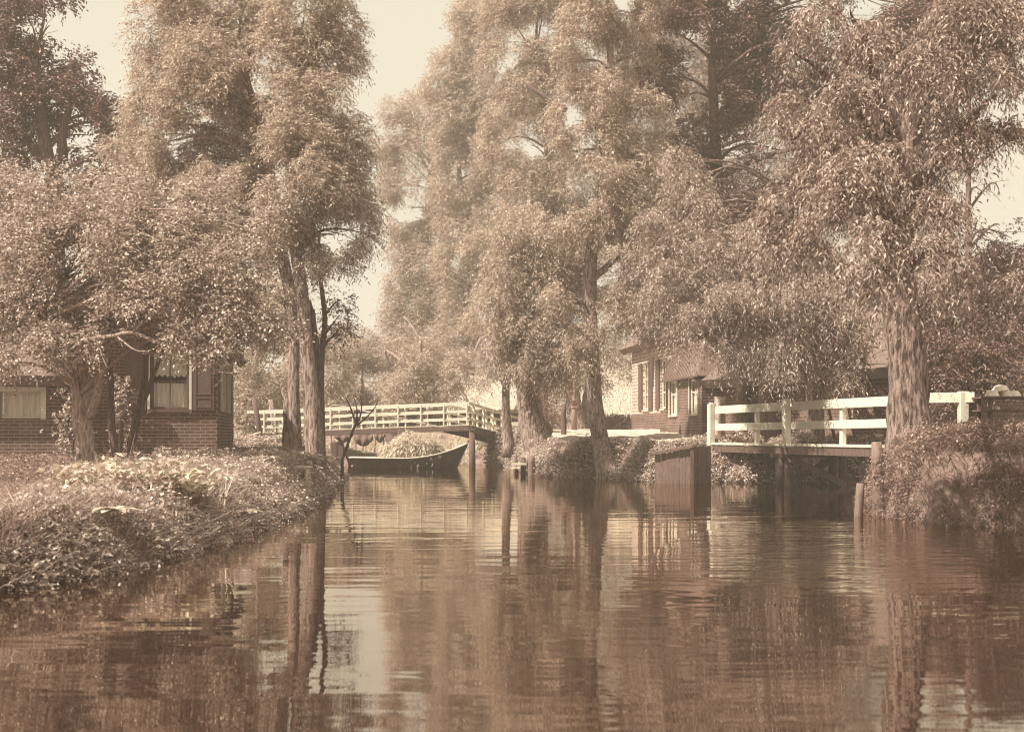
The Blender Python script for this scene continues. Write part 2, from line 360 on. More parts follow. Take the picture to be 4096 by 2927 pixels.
def make_tree(name, label, trunk, lobes_px, leaf, mbark, mleaf, cat='tree', group=None, cover=2.6, k=7, limbs=True, thr=.42,
              cs=None, extra=(), droop=.5, tl=None, extra_leaf=0, flat=.9, rootflare=None, up=.7):
    """trunk: list of (px,py,Y,r[m]); lobes_px: (px,py,Y,r_px)"""
    L, W = leaf[0]*.78, leaf[1]*.80
    base = at(*trunk[0][:3]); t = thing(name, label, cat, base, 0, group)
    Tp = [at(a, b, c) for a, b, c, _ in trunk]; Tr = [q[3] for q in trunk]
    # resample the trunk smoothly
    pts, rad = [], []
    for i in range(len(Tp)-1):
        p0, p1, p2, p3 = Tp[max(i-1, 0)], Tp[i], Tp[i+1], Tp[min(i+2, len(Tp)-1)]
        for s in range(6):
            u = s/6; pts.append(.5*((2*p1)+(p2-p0)*u+(2*p0-5*p1+4*p2-p3)*u*u+(3*p1-p0-3*p2+p3)*u**3)); rad.append(Tr[i]*(1-u)+Tr[i+1]*u)
    pts.append(Tp[-1]); rad.append(Tr[-1])
    pts.insert(0, pts[0]-Vector((0, 0, .5))); rad.insert(0, rad[0]*1.15)
    mb = MB(); mb.tube([p-base for p in pts], rad, 14, .06)
    lob = []
    for (a, b, Y, r) in lobes_px:
        q = at(a, b, Y); lob.append((q.x, q.y, q.z, r/F*Y))
    if limbs:
        for (x, y, z, r) in lob:
            tgt = Vector((x, y, z)); best = min(range(len(pts)//4, len(pts)), key=lambda i: (pts[i]-tgt).length+max(0, pts[i].z-tgt.z+.4)*2.5)
            s = pts[best]; ln = (tgt-s).length
            if ln < .3: continue
            q = [s]; r0 = min(rad[best]*.55, .03+.018*ln)
            side = Vector((random.uniform(-1, 1), random.uniform(-1, 1), random.uniform(0, 1)))*ln*.12
            for i in range(1, 6):
                u = i/6; q.append(s.lerp(tgt, u)+side*math.sin(u*3.14)+Vector((0, 0, ln*.10*math.sin(u*3.14))))
            q.append(tgt); mb.tube([v-base for v in q], [r0*(1-.8*i/6) for i in range(7)], 6, .05)
            for _ in range(3):
                i0 = random.randint(2, 5); e = tgt+Vector((random.gauss(0, 1), random.gauss(0, 1), random.gauss(.1, .8)))*r*.6
                mid = q[i0].lerp(e, .5)+Vector((random.uniform(-.1, .1), random.uniform(-.1, .1), random.uniform(0, .15)))*r
                mb.tube([q[i0]-base, mid-base, e-base], [r0*.28, r0*.15, .006], 5)
    for pl in extra:
        q = [at(a, b, c) for a, b, c, _ in pl]; w_ = [w[3] for w in pl]; qs, ws = [], []
        for i in range(len(q)-1):
            a0, a1, a2, a3 = q[max(i-1, 0)], q[i], q[i+1], q[min(i+2, len(q)-1)]
            for k_ in range(4):
                u = k_/4; qs.append(.5*((2*a1)+(a2-a0)*u+(2*a0-5*a1+4*a2-a3)*u*u+(3*a1-a0-3*a2+a3)*u**3)+Vector((random.uniform(-1, 1), 0, random.uniform(-1, 1)))*w_[i]*.25); ws.append(w_[i]*(1-u)+w_[i+1]*u)
        mb.tube([v-base for v in qs+[q[-1]]], ws+[w_[-1]*.6], 8, .05)
    mb.build('trunk', mbark, t, True)
    n_per = []
    for (a, b, Y, r) in lobes_px:
        leaf_px = (L*F/Y)*(W*F/Y)*.5*.6; n_per.append(max(12, int(cover*1.3*math.pi*r*r/leaf_px/k)))
    tl = tl or L*4
    c, d = lobe_twigs(lob, n_per, thr+.03, (cs or max(.5, np.mean([q[3] for q in lob])*.5))*1.3, .35, flat)
    V = leaves_from(c, d, tl, k, L, W, droop, up)
    V = V-np.array(base)
    np_mesh('crown', V, 4, mleaf, t)
    return t

exec_trees = []
# ---- left bank
make_tree('fruit_tree', 'fruit tree with forked pale trunk before the small-paned brick cottage', 
  [(84,474,21.5,.20),(85,445,21.5,.17),(82,419,21.5,.19),(77,392,21.4,.10),(68,366,21.3,.085),(58,350,21.2,.075),(52,320,21,.06),(60,280,21,.04)],
  [(50,300,21,40),(34,240,21,34),(80,250,20.5,42),(60,200,21,36),(120,210,20.5,40),(110,270,20,42),(150,250,20,42),(160,300,19.7,38),(115,320,20,30),(200,245,19.6,36),(205,290,19.3,38),
   (245,270,19.2,28),(240,310,19.2,26),(30,345,20.8,24),(55,345,20.3,22),(165,205,20,34),(205,205,20,24),(270,225,19.2,15),(285,245,19,10),(250,195,19.6,18),(180,335,19.2,16),(215,340,19,20),(260,325,19,20),(225,368,19,12),(285,330,19,12),(12,280,21,30),(8,330,21,26),(30,310,22,30),(70,325,22,24),(15,240,22,30),(5,200,22,30),(35,180,22,22),(100,300,22,30),(150,290,22,34),(190,270,22,30),(95,345,20.2,14),(140,338,19.8,14),(25,350,20.5,20),(48,352,20.4,14),(8,362,20.6,14),(30,330,21,26),(62,345,20.6,16),(0,345,20.6,20)],
  (.082,.046), M['bark_pale'], M['leaf_fruit'], cover=2.3, k=6, droop=.25, limbs=True, thr=.44, cs=.6, tl=.34,
  extra=[[(86,419,21.5,.15),(86,392,21.5,.13),(84,366,21.5,.11),(80,345,21.4,.10),(90,300,21.2,.07)],
         [(90,416,21.4,.09),(97,392,21.2,.08),(102,370,21.1,.07),(112,340,21,.06),(140,290,20.6,.05),(170,250,20.3,.03)],
         [(34,358,20.6,.03),(75,342,20.3,.04),(110,336,20.0,.037),(134,332.5,19.8,.034),(153,340,19.6,.03),(172,347,19.4,.027),(190,348,19.2,.024),(202,355,19.1,.02),(218,371,19,.02),(240,373,19,.012)],
         [(134,332.5,19.8,.04),(147,318,19.7,.03),(165,312,19.6,.022),(205,318,19.4,.014)],
         [(118,337,19.9,.018),(136,350,19.6,.014),(152,350,19.4,.008)],
         [(99,345,20,.014),(103,358,19.9,.010),(108,368,19.8,.005)],
         [(60,296,20.4,.035),(100,262,20.2,.032),(135,232,20,.026),(165,205,19.9,.02),(200,187,19.8,.012)],
         [(46,318,20.5,.03),(90,300,20.2,.03),(128,283,19.9,.026),(160,262,19.7,.02),(166,230,19.7,.014)],
         [(176,292,19.6,.02),(205,304,19.3,.018),(240,304,19.2,.010)]])
make_tree('fruit_tree', 'thin slightly bent tree stem between the forked tree and cottage window',
  [(117,461,22.8,.085),(112,430,22.8,.075),(111,400,22.7,.07),(110,370,22.6,.06),(100,330,22.5,.05),(95,300,22.5,.03)],
  [(95,300,22.5,26),(120,290,22.5,26),(90,330,22.6,18),(130,320,22.4,18)], (.082,.046), M['bark_dark'], M['leaf_fruit'], cover=1.8, k=6, droop=.25, thr=.46, cs=.5, tl=.34)
make_tree('fruit_tree', 'slanting forked tree stem leaning right across the cottage window',
  [(130,456,23.4,.10),(133,435,23.3,.09),(140,405,23.2,.08),(145,380,23.1,.07),(146,355,23,.06),(150,325,22.8,.04),(160,290,22.6,.03)],
  [(165,300,22.4,26),(190,300,22.3,24),(150,280,22.6,26),(175,330,22.2,12),(205,322,22,16)], (.082,.046), M['bark_dark'], M['leaf_fruit'], cover=1.8, k=6, droop=.25, thr=.46, cs=.5, tl=.34,
  extra=[[(138,412,23.2,.06),(147,392,23,.05),(155,370,22.8,.04),(163,350,22.6,.03)],[(118,461,23,.06),(121,440,23.2,.05),(122,420,23.2,.03)]])
make_tree('broadleaf_tree', 'dark tall tree with forked trunk behind the cottage at far left',
  [(56,420,33,.32),(55,250,33,.28),(54,185,33,.26),(48,160,33,.22),(40,110,33,.16),(34,60,33,.1)],
  [(28,20,33,32),(50,25,33,16),(36,70,33,30),(60,66,33,14),(84,66,33,9),(92,102,33,16),(60,105,33,30),(112,112,33.5,10),(30,115,33,30),(36,170,33,22),(90,135,33,30),(108,165,33,26),(75,185,33,14),(118,130,33.5,18),(30,210,33,28),(80,215,33,24),(5,60,33,30),(0,140,33,36),(35,-20,33,36)],
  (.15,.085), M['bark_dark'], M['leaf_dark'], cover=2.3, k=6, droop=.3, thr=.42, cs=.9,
  extra=[[(55,170,33,.2),(62,150,33,.16),(64,125,33,.12),(75,90,33,.06)],[(50,165,33,.16),(34,150,33,.12),(20,125,33,.06)]])
A_base = (295,464,27,.17)
make_tree('willow_tree', 'leftmost tall willow of the bank trio, its single thick trunk nearest the cottage',
  [(296,464,27,.17),(295,430,27,.145),(294,390,27,.14),(294,340,27.1,.135),(291,300,27.2,.15),(284,265,27.3,.15),(277,225,27.4,.14),(271,180,27.5,.12),(266,140,27.6,.11),(250,90,27.7,.08),(238,50,27.8,.05)],
  [(165,30,28,34),(205,15,28,34),(250,0,28,36),(165,75,28,30),(205,60,27,36),(150,115,28.5,26),(190,105,27.5,34),(235,90,27,36),(250,45,28,34),(180,150,27.5,32),(225,140,27,34),(255,140,29,30),(215,185,27.5,30),(255,190,27,30),(235,225,27,26),(140,150,28.5,18),(150,190,28.5,26),(190,-20,28,40),(240,-40,28,40),(260,240,28,22),(130,200,28.5,26),(150,240,28.5,28),(200,240,28.5,34),(240,290,28.5,28),(210,300,28.5,26),(265,330,29,14),(120,150,29,14),(185,120,28.5,22),(170,165,28.5,24),(205,150,28.5,24),(250,190,28.5,26),(230,110,29,26)],
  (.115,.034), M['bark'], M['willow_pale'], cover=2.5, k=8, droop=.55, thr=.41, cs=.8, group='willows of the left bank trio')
make_tree('willow_tree', 'middle willow of the bank trio with ribbed double trunk leaning left',
  [(316,462,26,.20),(315,430,26,.17),(312,390,26,.16),(306,340,26.1,.16),(303,300,26.2,.15),(297,262,26.3,.14),(292,220,26.5,.13),(290,170,27,.11),(292,110,27,.08),(300,60,27,.05)],
  [(300,20,27,34),(285,60,27,34),(325,55,27,28),(290,105,26.5,36),(325,100,26.5,30),(300,150,26,38),(335,150,26.5,30),(290,200,26,36),(325,195,26,36),(300,245,26,32),(335,235,26,28),(345,195,26.5,24),(310,-20,27,38),(343,25,27,18),(355,130,26.5,14),(352,160,26.5,20),(365,205,26.5,14),(360,232,26.5,18),(280,275,26,18),(350,60,27,14)],
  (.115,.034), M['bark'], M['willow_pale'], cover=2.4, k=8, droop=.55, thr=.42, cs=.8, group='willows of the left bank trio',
  extra=[[(310,462,26.1,.12),(309,420,26.1,.11),(308,370,26.1,.10),(306,330,26.2,.1)],[(287,462,27.5,.12),(286,430,27.5,.10),(287,402,27.5,.09),(282,387,27.6,.05),(270,379,27.6,.02)]])
make_tree('dark_tree', 'slender dark tree right of the bank trio, stem bare against the sky',
  [(320,461,27.5,.15),(320,420,27.5,.13),(319,380,27.6,.12),(322,350,27.7,.075),(325,320,27.8,.065),(322,290,27.8,.055),(318,260,28,.045),(320,230,28,.03)],
  [(337,318,27.8,15),(345,335,27.8,10),(330,338,27.8,9),(342,300,28,9),(310,270,28,12),(335,262,28,12),(352,262,28,11),(325,296,28,6)],
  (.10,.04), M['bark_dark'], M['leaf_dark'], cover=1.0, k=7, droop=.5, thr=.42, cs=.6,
  extra=[[(320,370,27.6,.09),(315,330,27.5,.08),(310,300,27.5,.05)]])
# sapling with bare forked limbs at the bank edge
make_tree('sapling', 'thin leaning sapling forking into bare twigs before the far white bridge',
  [(342,460,30,.042),(347,446,30,.038),(353,430,30,.035),(356,423.5,30,.038)],
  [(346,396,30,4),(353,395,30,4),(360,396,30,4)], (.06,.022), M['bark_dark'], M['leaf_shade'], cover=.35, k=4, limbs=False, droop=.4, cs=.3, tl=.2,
  extra=[[(356,424,30,.035),(353,414,30,.028),(350,406,30,.02),(345,395,30,.008)],[(356.3,424,30,.03),(357,415,30,.025),(356.5,407,30,.018),(353,393,30,.007)],
         [(356.6,424,30,.03),(360,417,30,.025),(361.5,407,30,.018),(360,394,30,.007)],[(357,424.5,30,.03),(365,418,30,.022),(371,412,30,.016),(376,405,30,.012),(378,397,30,.006)],[(354,416,30,.016),(347,417,30,.012),(341,418,30,.006)]])
# ---- behind the white bridge
def bushy(name, label, lobes, Yb, mleaf='leaf_far', leaf=(.17,.06), group=None, tr=.12, cover=2.2, th=None, mb='bark'):
    x = np.mean([q[0] for q in lobes]); low = max(q[1]+q[3] for q in lobes); top = min(q[1] for q in lobes)
    gz = float(gh(np.array([(x-512)/F*Yb]), np.array([Yb]))[0]); pyb = HY-(gz-HZ)*F/Yb
    return make_tree(name, label, [(x, pyb, Yb, tr), (x+1, (pyb+low)/2, Yb, tr*.85), (x-1, (low+top)/2, Yb, tr*.6), (x, top, Yb, tr*.25)],
        lobes, leaf, M[mb], M[mleaf], cover=cover, k=7, droop=.45, thr=.44, cs=.9, group=group)
bushy('alder_tree', 'bright bushy tree directly right of the cottage corner', [(238,400,50,22),(262,390,52,24),(240,365,51,22),(270,360,53,24),(236,425,49,14),(258,420,50,14),(280,405,53,16),(250,335,52,20),(282,335,54,20),(235,330,52,20),(262,310,53,22),(288,308,54,20),(240,300,53,20),(270,285,54,18)], 51, group='trees behind the far bridge')
bushy('alder_tree', 'bright bushy tree rising behind the trio of bank trunks', [(300,385,58,24),(300,415,57,16),(325,400,58,20),(330,370,60,24),(305,345,60,20),(340,345,60,16),(330,424,57,11)], 59, group='trees behind the far bridge')
bushy('alder_tree', 'pale rounded tree behind the bare sapling', [(352,395,62,22),(372,385,63,24),(358,362,62,22),(378,355,63,18),(350,415,61,14),(385,408,62,18),(365,338,63,10),(345,330,64,8)], 62, group='trees behind the far bridge')
bushy('alder_tree', 'pale leafy tree above the hay boat and bridge', [(400,395,54,18),(420,385,54,20),(408,365,54,22),(440,392,54,16),(395,372,62,20),(425,360,60,22),(402,340,61,18),(455,372,54,16),(470,390,54,12),(390,390,56,16)], 54, group='trees behind the far bridge', tr=.3)
# ---- tall far mass
make_tree('willow_tree', 'tall pale hazy willow at the left edge of the central foliage',
  [(432,432,70,.35),(434,330,70,.3),(440,290,70,.22),(448,240,70,.16),(445,200,70,.1)],
  [(400,128,70,14),(392,110,70,12),(385,145,70,12),(405,155,70,20),(395,185,70,18),(425,110,70,22),(425,150,70,26),(415,190,70,24),(440,190,70,26),(410,208,70,18),(412,222,70,22),(438,228,70,26),(404,250,70,16),(425,262,70,26),(400,282,70,14),(415,300,70,22),(440,296,70,26),(392,315,70,12),(402,330,70,18),(428,332,70,24),(392,300,70,10),(380,133,70,7)],
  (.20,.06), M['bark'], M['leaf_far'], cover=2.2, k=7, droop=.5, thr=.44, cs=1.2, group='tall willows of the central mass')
make_tree('willow_tree', 'tall pale willow with bare forked twig near the sky gap top',
  [(470,432,66,.4),(468,330,66,.34),(466,250,66,.26),(462,200,66,.2),(458,160,66,.12),(452,120,66,.07)],
  [(452,70,66,22),(440,88,66,18),(470,95,66,28),(455,115,66,28),(480,40,66,26),(465,145,66,32),(490,120,66,34),(460,185,66,32),(492,170,66,34),(470,225,66,32),(500,215,66,30),(460,262,66,28),(488,258,66,30),(470,300,66,28),(458,335,66,24),(485,10,66,30),(465,370,54,20),(490,320,66,26),(460,55,66,12),(462,22,66,14)],
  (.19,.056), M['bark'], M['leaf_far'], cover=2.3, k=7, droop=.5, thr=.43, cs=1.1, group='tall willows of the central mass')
make_tree('willow_tree', 'tall willow topping the centre of the photo with dark bare limb',
  [(540,432,50,.4),(540,330,50,.36),(545,250,50,.3),(550,180,50,.24),(545,120,50,.18),(535,60,50,.1)],
  [(510,20,50,30),(545,10,50,34),(515,60,50,32),(550,55,50,34),(520,100,50,34),(555,100,50,34),(530,145,50,34),(565,140,50,34),(530,190,50,32),(565,185,50,32),(520,-20,50,34),(560,-20,50,36),(540,235,50,30),(505,140,50,26),(490,250,50,24),(520,290,50,24),(482,310,50,22),(560,270,50,24),(590,230,50,24),(600,290,50,22),(640,220,50,20),(610,150,50,24),(600,90,50,26)],
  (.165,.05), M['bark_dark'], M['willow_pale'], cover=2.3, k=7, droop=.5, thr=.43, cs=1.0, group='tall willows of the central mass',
  extra=[[(566,110,47,.14),(553,104,47,.12),(544,96,47,.1),(533,90,47,.08),(528,82,47,.04)]])
make_tree('willow_tree', 'great willow with broad flaring trunk on the far bank edge',
  [(541,450,37,.66),(537,440,37,.52),(533,425,37,.45),(530,405,37,.42),(528,380,37,.40),(527,340,37,.36),(527,300,37,.3),(528,265,37,.25),(532,225,37,.16),(530,200,37,.1)],
  [(505,300,36,26),(500,335,36,22),(512,265,36,26),(520,340,35.5,28),(545,330,36,28),(560,360,35.5,22),(538,368,35.5,16),(518,362,35.5,14),(545,290,36,30),(520,230,36,28),(550,250,36,30),(575,300,36,24),(575,340,36,22),(575,255,36,26),(490,345,35.5,12),(560,378,35.5,10),(580,365,35.5,12)],
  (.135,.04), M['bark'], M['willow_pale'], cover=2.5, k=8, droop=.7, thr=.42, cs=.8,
  extra=[[(545,425,37,.22),(550,440,37,.16),(560,448,36.8,.12),(572,452,36.6,.06)],[(536,440,36.7,.25),(528,450,36.6,.12)]])
make_tree('small_willow', 'slim young willow trunk standing at the low end of the white bridge',
  [(509,444,42,.24),(507,430,42,.19),(506,410,42,.17),(506,390,42,.15),(508,350,42,.1)],
  [(495,362,41.5,13),(512,362,41.5,14),(500,345,41.5,16),(486,378,41,6)], (.135,.04), M['bark'], M['willow'], cover=2.2, k=7, droop=.6, cs=.8)
make_tree('willow_tree', 'tall willow on the bank edge with straight trunk right of the path opening',
  [(608,472,32.6,.34),(603,455,32.8,.30),(600,440,33,.27),(598,425,33,.25),(595,395,33,.22),(592,350,33,.215),(590,310,33,.20),(590,270,33,.20),(594,235,33,.18),(598,205,33,.16),(604,160,33,.14),(612,100,33,.12),(610,50,33,.1),(608,0,33,.07)],
  [(590,20,33,30),(625,10,33,30),(580,60,33,28),(592,95,32.5,30),(575,120,33,26),(600,140,32.5,30),(575,160,32.5,28),(600,180,32,30),(630,170,32.5,28),(575,205,32.5,26),(600,215,31.5,24),(630,210,32,28),(650,185,32.5,24),(560,225,32.5,22),(622,245,32,22),(645,235,32.5,24),(570,330,32,18),(580,300,32,18),(560,300,32.5,16),(622,300,32.5,14),(580,355,32,14),(615,330,32.5,12),(640,110,33,24),(640,140,33,24),(590,-20,33,34),(630,-20,33,34),(635,60,34,20)],
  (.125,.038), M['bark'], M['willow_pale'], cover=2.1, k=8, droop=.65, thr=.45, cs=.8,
  extra=[[(591,305,33,.14),(580,300,33,.12),(568,302,33,.1),(558,296,33,.05)],[(591,262,33,.12),(575,268,33,.1),(560,262,33,.05)],[(592,280,33,.12),(612,262,33,.1),(632,245,33,.07)]])
make_tree('dark_tree', 'dark two-stemmed tree behind the iron pump before the thatched barn',
  [(578,429,50,.5),(576,415,50,.4),(572,395,50,.35),(571,370,50,.3),(572,340,50,.2)],
  [(560,385,50,14),(585,370,50,16),(600,350,50,18),(565,360,50,16),(600,385,51,8)], (.16,.05), M['bark'], M['willow'], cover=1.8, k=7, cs=.9,
  extra=[[(584,429,50.2,.3),(587,410,50.2,.25),(588,390,50.2,.18),(592,360,50.2,.1)]])
# ---- right side
make_tree('willow_tree', 'hazy willow filling the gap behind the farmhouse, upper centre right',
  [(660,432,62,.4),(658,330,62,.35),(655,200,62,.3),(660,80,62,.2)],
  [(640,60,62,32),(665,20,62,34),(690,70,62,34),(720,40,62,34),(640,120,62,32),(680,130,62,34),(725,110,62,32),(640,180,62,32),(670,190,62,32),(710,170,62,32),(625,240,62,26),(650,250,62,28),(690,240,62,30),(740,200,62,32),(620,300,62,20),(650,310,62,26),(618,345,61,14),(760,80,62,34),(780,150,62,34),(760,260,62,30),(800,220,62,34),(820,100,62,36),(840,180,62,36),(880,120,62,36),(880,220,62,34),(930,160,62,36),(930,240,62,34)],
  (.20,.06), M['bark'], M['willow'], cover=1.6, k=7, droop=.5, thr=.38, cs=1.2)
make_tree('dark_tree', 'dark shaded tree with low crown above the brick farmhouse',
  [(668,432,47,.4),(666,350,47,.35),(668,300,47,.3),(675,240,47,.2)],
  [(640,300,44,22),(660,280,44,28),(690,290,42,26),(650,322,43,16),(670,315,42,22),(700,312,40,18),(640,265,45,20),(680,250,44,28),(710,270,42,26),(626,316,45,12)],
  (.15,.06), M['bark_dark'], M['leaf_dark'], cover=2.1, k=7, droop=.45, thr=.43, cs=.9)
make_tree('dark_tree', 'tall dark tree filling the upper right behind the hanging willow',
  [(770,440,35,.32),(768,390,35,.3),(764,350,35,.3),(740,300,35,.25),(722,230,35,.22),(716,150,35,.18),(712,60,35,.12)],
  [(670,30,35,30),(700,20,35,32),(735,15,35,34),(775,20,35,34),(815,10,35,34),(665,75,35,28),(690,95,36,22),(735,70,36,30),(690,140,35,30),(720,110,35,26),(760,90,35,30),(800,60,35,34),(700,185,35,34),(740,160,35,34),(690,225,34,30),(730,225,34,32),(780,150,35,34),(770,215,34,34),(820,120,35,36),(860,60,35,40),(820,190,34,36),(900,30,35,40),(860,160,35,36),(960,20,35,40),(900,110,35,38)],
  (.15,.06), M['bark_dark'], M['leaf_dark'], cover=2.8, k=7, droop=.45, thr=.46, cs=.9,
  extra=[[(770,395,34.8,.22),(790,360,34.6,.2),(812,320,34.5,.12)],[(746,430,36,.26),(742,390,36,.24),(728,350,36,.18),(715,310,36,.1)]])
make_tree('willow_tree', 'willow behind the white rail bridge, its trunk seen between the rails',
  [(816,444,31,.28),(815,420,31,.25),(814,390,31,.24),(813,360,31,.23),(812,320,31,.2),(810,270,31,.16),(808,220,31,.1)],
  [(655,225,27,16),(668,255,27,20),(672,285,26,22),(660,300,26,14),(690,318,25.5,16),(702,335,25.5,14),(700,290,26,28),(730,310,25.5,26),(735,340,25.5,14),(715,352,25.5,8),(760,290,26,30),(765,325,25.5,24),(778,352,25.5,16),(790,300,26,30),(800,335,25.5,18),(815,352,25.5,16),(785,370,25.3,7),(830,320,26,26),(845,350,25.5,18),(830,370,25.5,9),(850,375,25.5,9),(720,255,27,28),(760,245,27,30),(800,260,27,30),(690,210,27.5,24),(865,335,26,20),(870,365,26,13),(690,185,28,18),(680,160,28,14),(812,300,26,28)],
  (.115,.032), M['bark'], M['willow'], cover=2.6, k=10, droop=1.1, thr=.47, cs=.6, tl=.52)
make_tree('willow_tree', 'nearest big willow with rugged trunk rooted in the right foreground bank',
  [(914,450,19.4,.52),(911,425,19.4,.40),(909,405,19.4,.355),(908,385,19.4,.335),(906,350,19.4,.32),(902,315,19.4,.31),(900,280,19.4,.3),(898,230,19.4,.27),(905,160,19.4,.16),(910,90,19.4,.06),(912,60,19.4,.02)],
  [(785,212,14.5,19),(772,232,14.5,12),(800,195,14,22),(828,180,14,22),(812,218,14,18),(795,240,14.5,10),(855,170,13.5,22),(842,205,13.5,17),(875,195,13,20),(868,232,13,16),(872,268,13,16),(860,250,12,10),(893,245,13,21),(903,278,13,19),(892,305,13,12),(915,300,13,11),(898,328,13,8),(903,340,13,4),(925,255,13,20),(945,285,13.5,17),(955,315,13.5,10),(975,265,14,19),(940,215,13.5,19),(912,205,13.5,16),
   (790,110,15.5,16),(815,128,15,13),(775,60,16,16),(850,95,14,18),(905,120,14,20),(950,140,14,22),(930,60,14,25),(985,80,13.5,25),(1000,140,14,20),(960,190,14,13),(870,40,14.5,20),(820,20,15,18),(965,10,14,25),(1012,30,14,29),(1015,270,14,16),(840,140,15,13),(885,155,14,13)],
  (.092,.026), M['bark_dark2'], M['willow_near'], cover=4.2, k=11, droop=1.15, thr=.45, cs=.40, tl=.46, up=.5, limbs=False,
  extra=[[(899,250,19.4,.2),(880,200,18,.14),(850,160,16.5,.09),(815,130,15.5,.05),(790,140,14.8,.02)],[(900,230,19.4,.2),(925,180,18,.14),(960,130,16,.1),(1000,90,14.5,.015)],
         [(902,200,19.4,.16),(890,130,17.5,.12),(870,60,16,.08),(850,10,15,.012)],[(900,260,19.4,.14),(885,230,17.5,.1),(870,215,15.5,.06),(850,215,14,.02)],[(905,280,19.4,.12),(930,245,17.5,.08),(950,250,15,.04),(955,275,14,.015)],[(903,170,19.4,.14),(860,110,17.5,.1),(820,70,16,.04),(790,50,15,.01)]])
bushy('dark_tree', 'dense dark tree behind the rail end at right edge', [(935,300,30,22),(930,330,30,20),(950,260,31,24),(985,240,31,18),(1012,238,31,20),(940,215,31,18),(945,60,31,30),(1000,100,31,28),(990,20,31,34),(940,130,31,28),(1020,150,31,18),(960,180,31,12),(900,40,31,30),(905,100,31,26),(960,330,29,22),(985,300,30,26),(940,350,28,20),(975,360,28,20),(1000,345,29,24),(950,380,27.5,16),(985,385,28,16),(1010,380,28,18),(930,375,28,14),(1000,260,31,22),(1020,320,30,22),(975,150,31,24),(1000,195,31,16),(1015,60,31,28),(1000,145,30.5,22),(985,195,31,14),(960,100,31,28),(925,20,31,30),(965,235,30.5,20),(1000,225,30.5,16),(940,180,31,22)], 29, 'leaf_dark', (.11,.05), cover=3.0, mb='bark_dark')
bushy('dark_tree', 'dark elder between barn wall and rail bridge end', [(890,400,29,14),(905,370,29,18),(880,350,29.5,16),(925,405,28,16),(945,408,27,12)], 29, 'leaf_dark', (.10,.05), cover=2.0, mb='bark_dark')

# far wood closing the view
def wood():
    lob = []
    for i in range(90):
        x = -75+150*i/89+random.uniform(-1, 1); y = random.uniform(86, 104)
        for q in range(3):
            r = random.uniform(1.6, 2.8); lob.append((x+random.uniform(-1, 1), y, 1.2+q*2.1+random.uniform(0, .8), r))
    c, d = lobe_twigs(lob, [90]*len(lob), .4, 1.2, .3, 1)
    V = leaves_from(c, d, 1.0, 7, .36, .14, .4)
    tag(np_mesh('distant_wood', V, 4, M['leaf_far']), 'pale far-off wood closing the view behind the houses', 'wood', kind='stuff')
wood()

# ------------------------------------------------------------------ ground cover
def scatter(poly, n, xr, yr, dmin, dmax, power=1.0):
    X = rng.uniform(*xr, n*6); Y = rng.uniform(*yr, n*6)
    d = sdist(X, Y, poly); k = (d > dmin) & (d < dmax)
    return X[k][:n], Y[k][:n], d[k][:n]
def outward(X, Y, poly, e=.15):
    g = np.stack([sdist(X+e, Y, poly)-sdist(X-e, Y, poly), sdist(X, Y+e, poly)-sdist(X, Y-e, poly), X*0], -1)
    return -unit(g)
def cover(name, label, cat, poly, n, xr, yr, dmin, dmax, leaf, m, tl=.28, k=6, clump=.6, thr=.35, hang=.5, droop=.5):
    X, Y, d = scatter(poly, int(n*1.8), xr, yr, dmin, dmax)
    P = np.stack([X, Y, gh(X, Y)], -1); g = vnoise(P, clump); kk = (g > thr) & (P[:, 2] > -.12)
    P, g, d = P[kk][:n], g[kk][:n], d[kk][:n]; X, Y = P[:, 0], P[:, 1]
    o = outward(X, Y, poly); e = np.clip(1-d/.8, 0, 1)[:, None]
    D = np.array([0, 0, 1.0])+rng.normal(0, .5, P.shape)+o*e*hang*2
    P = P+np.array([0, 0, 1.0])*rng.random((len(P), 1))*(g[:, None]-.2)*tl*1.3+o*e*rng.random((len(P), 1))*.22
    V = leaves_from(P, D, tl, k, leaf[0], leaf[1], droop, .9)
    return tag(np_mesh(name, V, 4, m), label, cat, kind='stuff')
def grass(name, label, poly, n, xr, yr, dmin, dmax, h, w, m, bend=.5, hang=.6, thr=.3):
    X, Y, d = scatter(poly, int(n*1.7), xr, yr, dmin, dmax)
    P = np.stack([X, Y, gh(X, Y)-.02], -1); g = vnoise(P+5, .7); kk = (g > thr) & (P[:, 2] > -.1); P, d = P[kk][:n], d[kk][:n]
    o = outward(P[:, 0], P[:, 1], poly); e = np.clip(1-d/.7, 0, 1)[:, None]
    D = np.array([0, 0, 1.0])+rng.normal(0, .25, P.shape)+o*e*hang
    V = blades(P, D, h, w, bend)
    return tag(np_mesh(name, V, 4, m), label, 'grass', kind='stuff')
cover('ground_cover', 'low bright leafy weeds crowding the left bank edge near the camera', 'ground cover', polyL, 21000, (-9, -2.9), (6, 20), -.12, 1.35, (.034,.021), M['leaf_bank'], .16, 7, .5, .34)
cover('ground_cover', 'larger-leaved weeds standing out along the near left bank', 'ground cover', polyL, 2600, (-9, -2.9), (6, 21), -.1, 1.7, (.07,.036), M['leaf_bank'], .26, 5, .45, .52)
cover('ground_cover', 'leafy weeds covering the left bank below the three willows', 'ground cover', polyL, 17000, (-11, -3), (18, 34), -.1, 4.2, (.058,.036), M['leaf_bank'], .28, 6, .6, .34)
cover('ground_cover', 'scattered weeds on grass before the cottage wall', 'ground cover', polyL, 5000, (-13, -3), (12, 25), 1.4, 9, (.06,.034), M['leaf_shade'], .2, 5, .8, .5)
cover('ground_cover', 'sunlit weeds on the far left bank beneath the bridge', 'ground cover', polyL, 7000, (-16, -4), (33, 48), -.1, 7, (.10,.06), M['leaf_bank'], .3, 6, .7, .36)
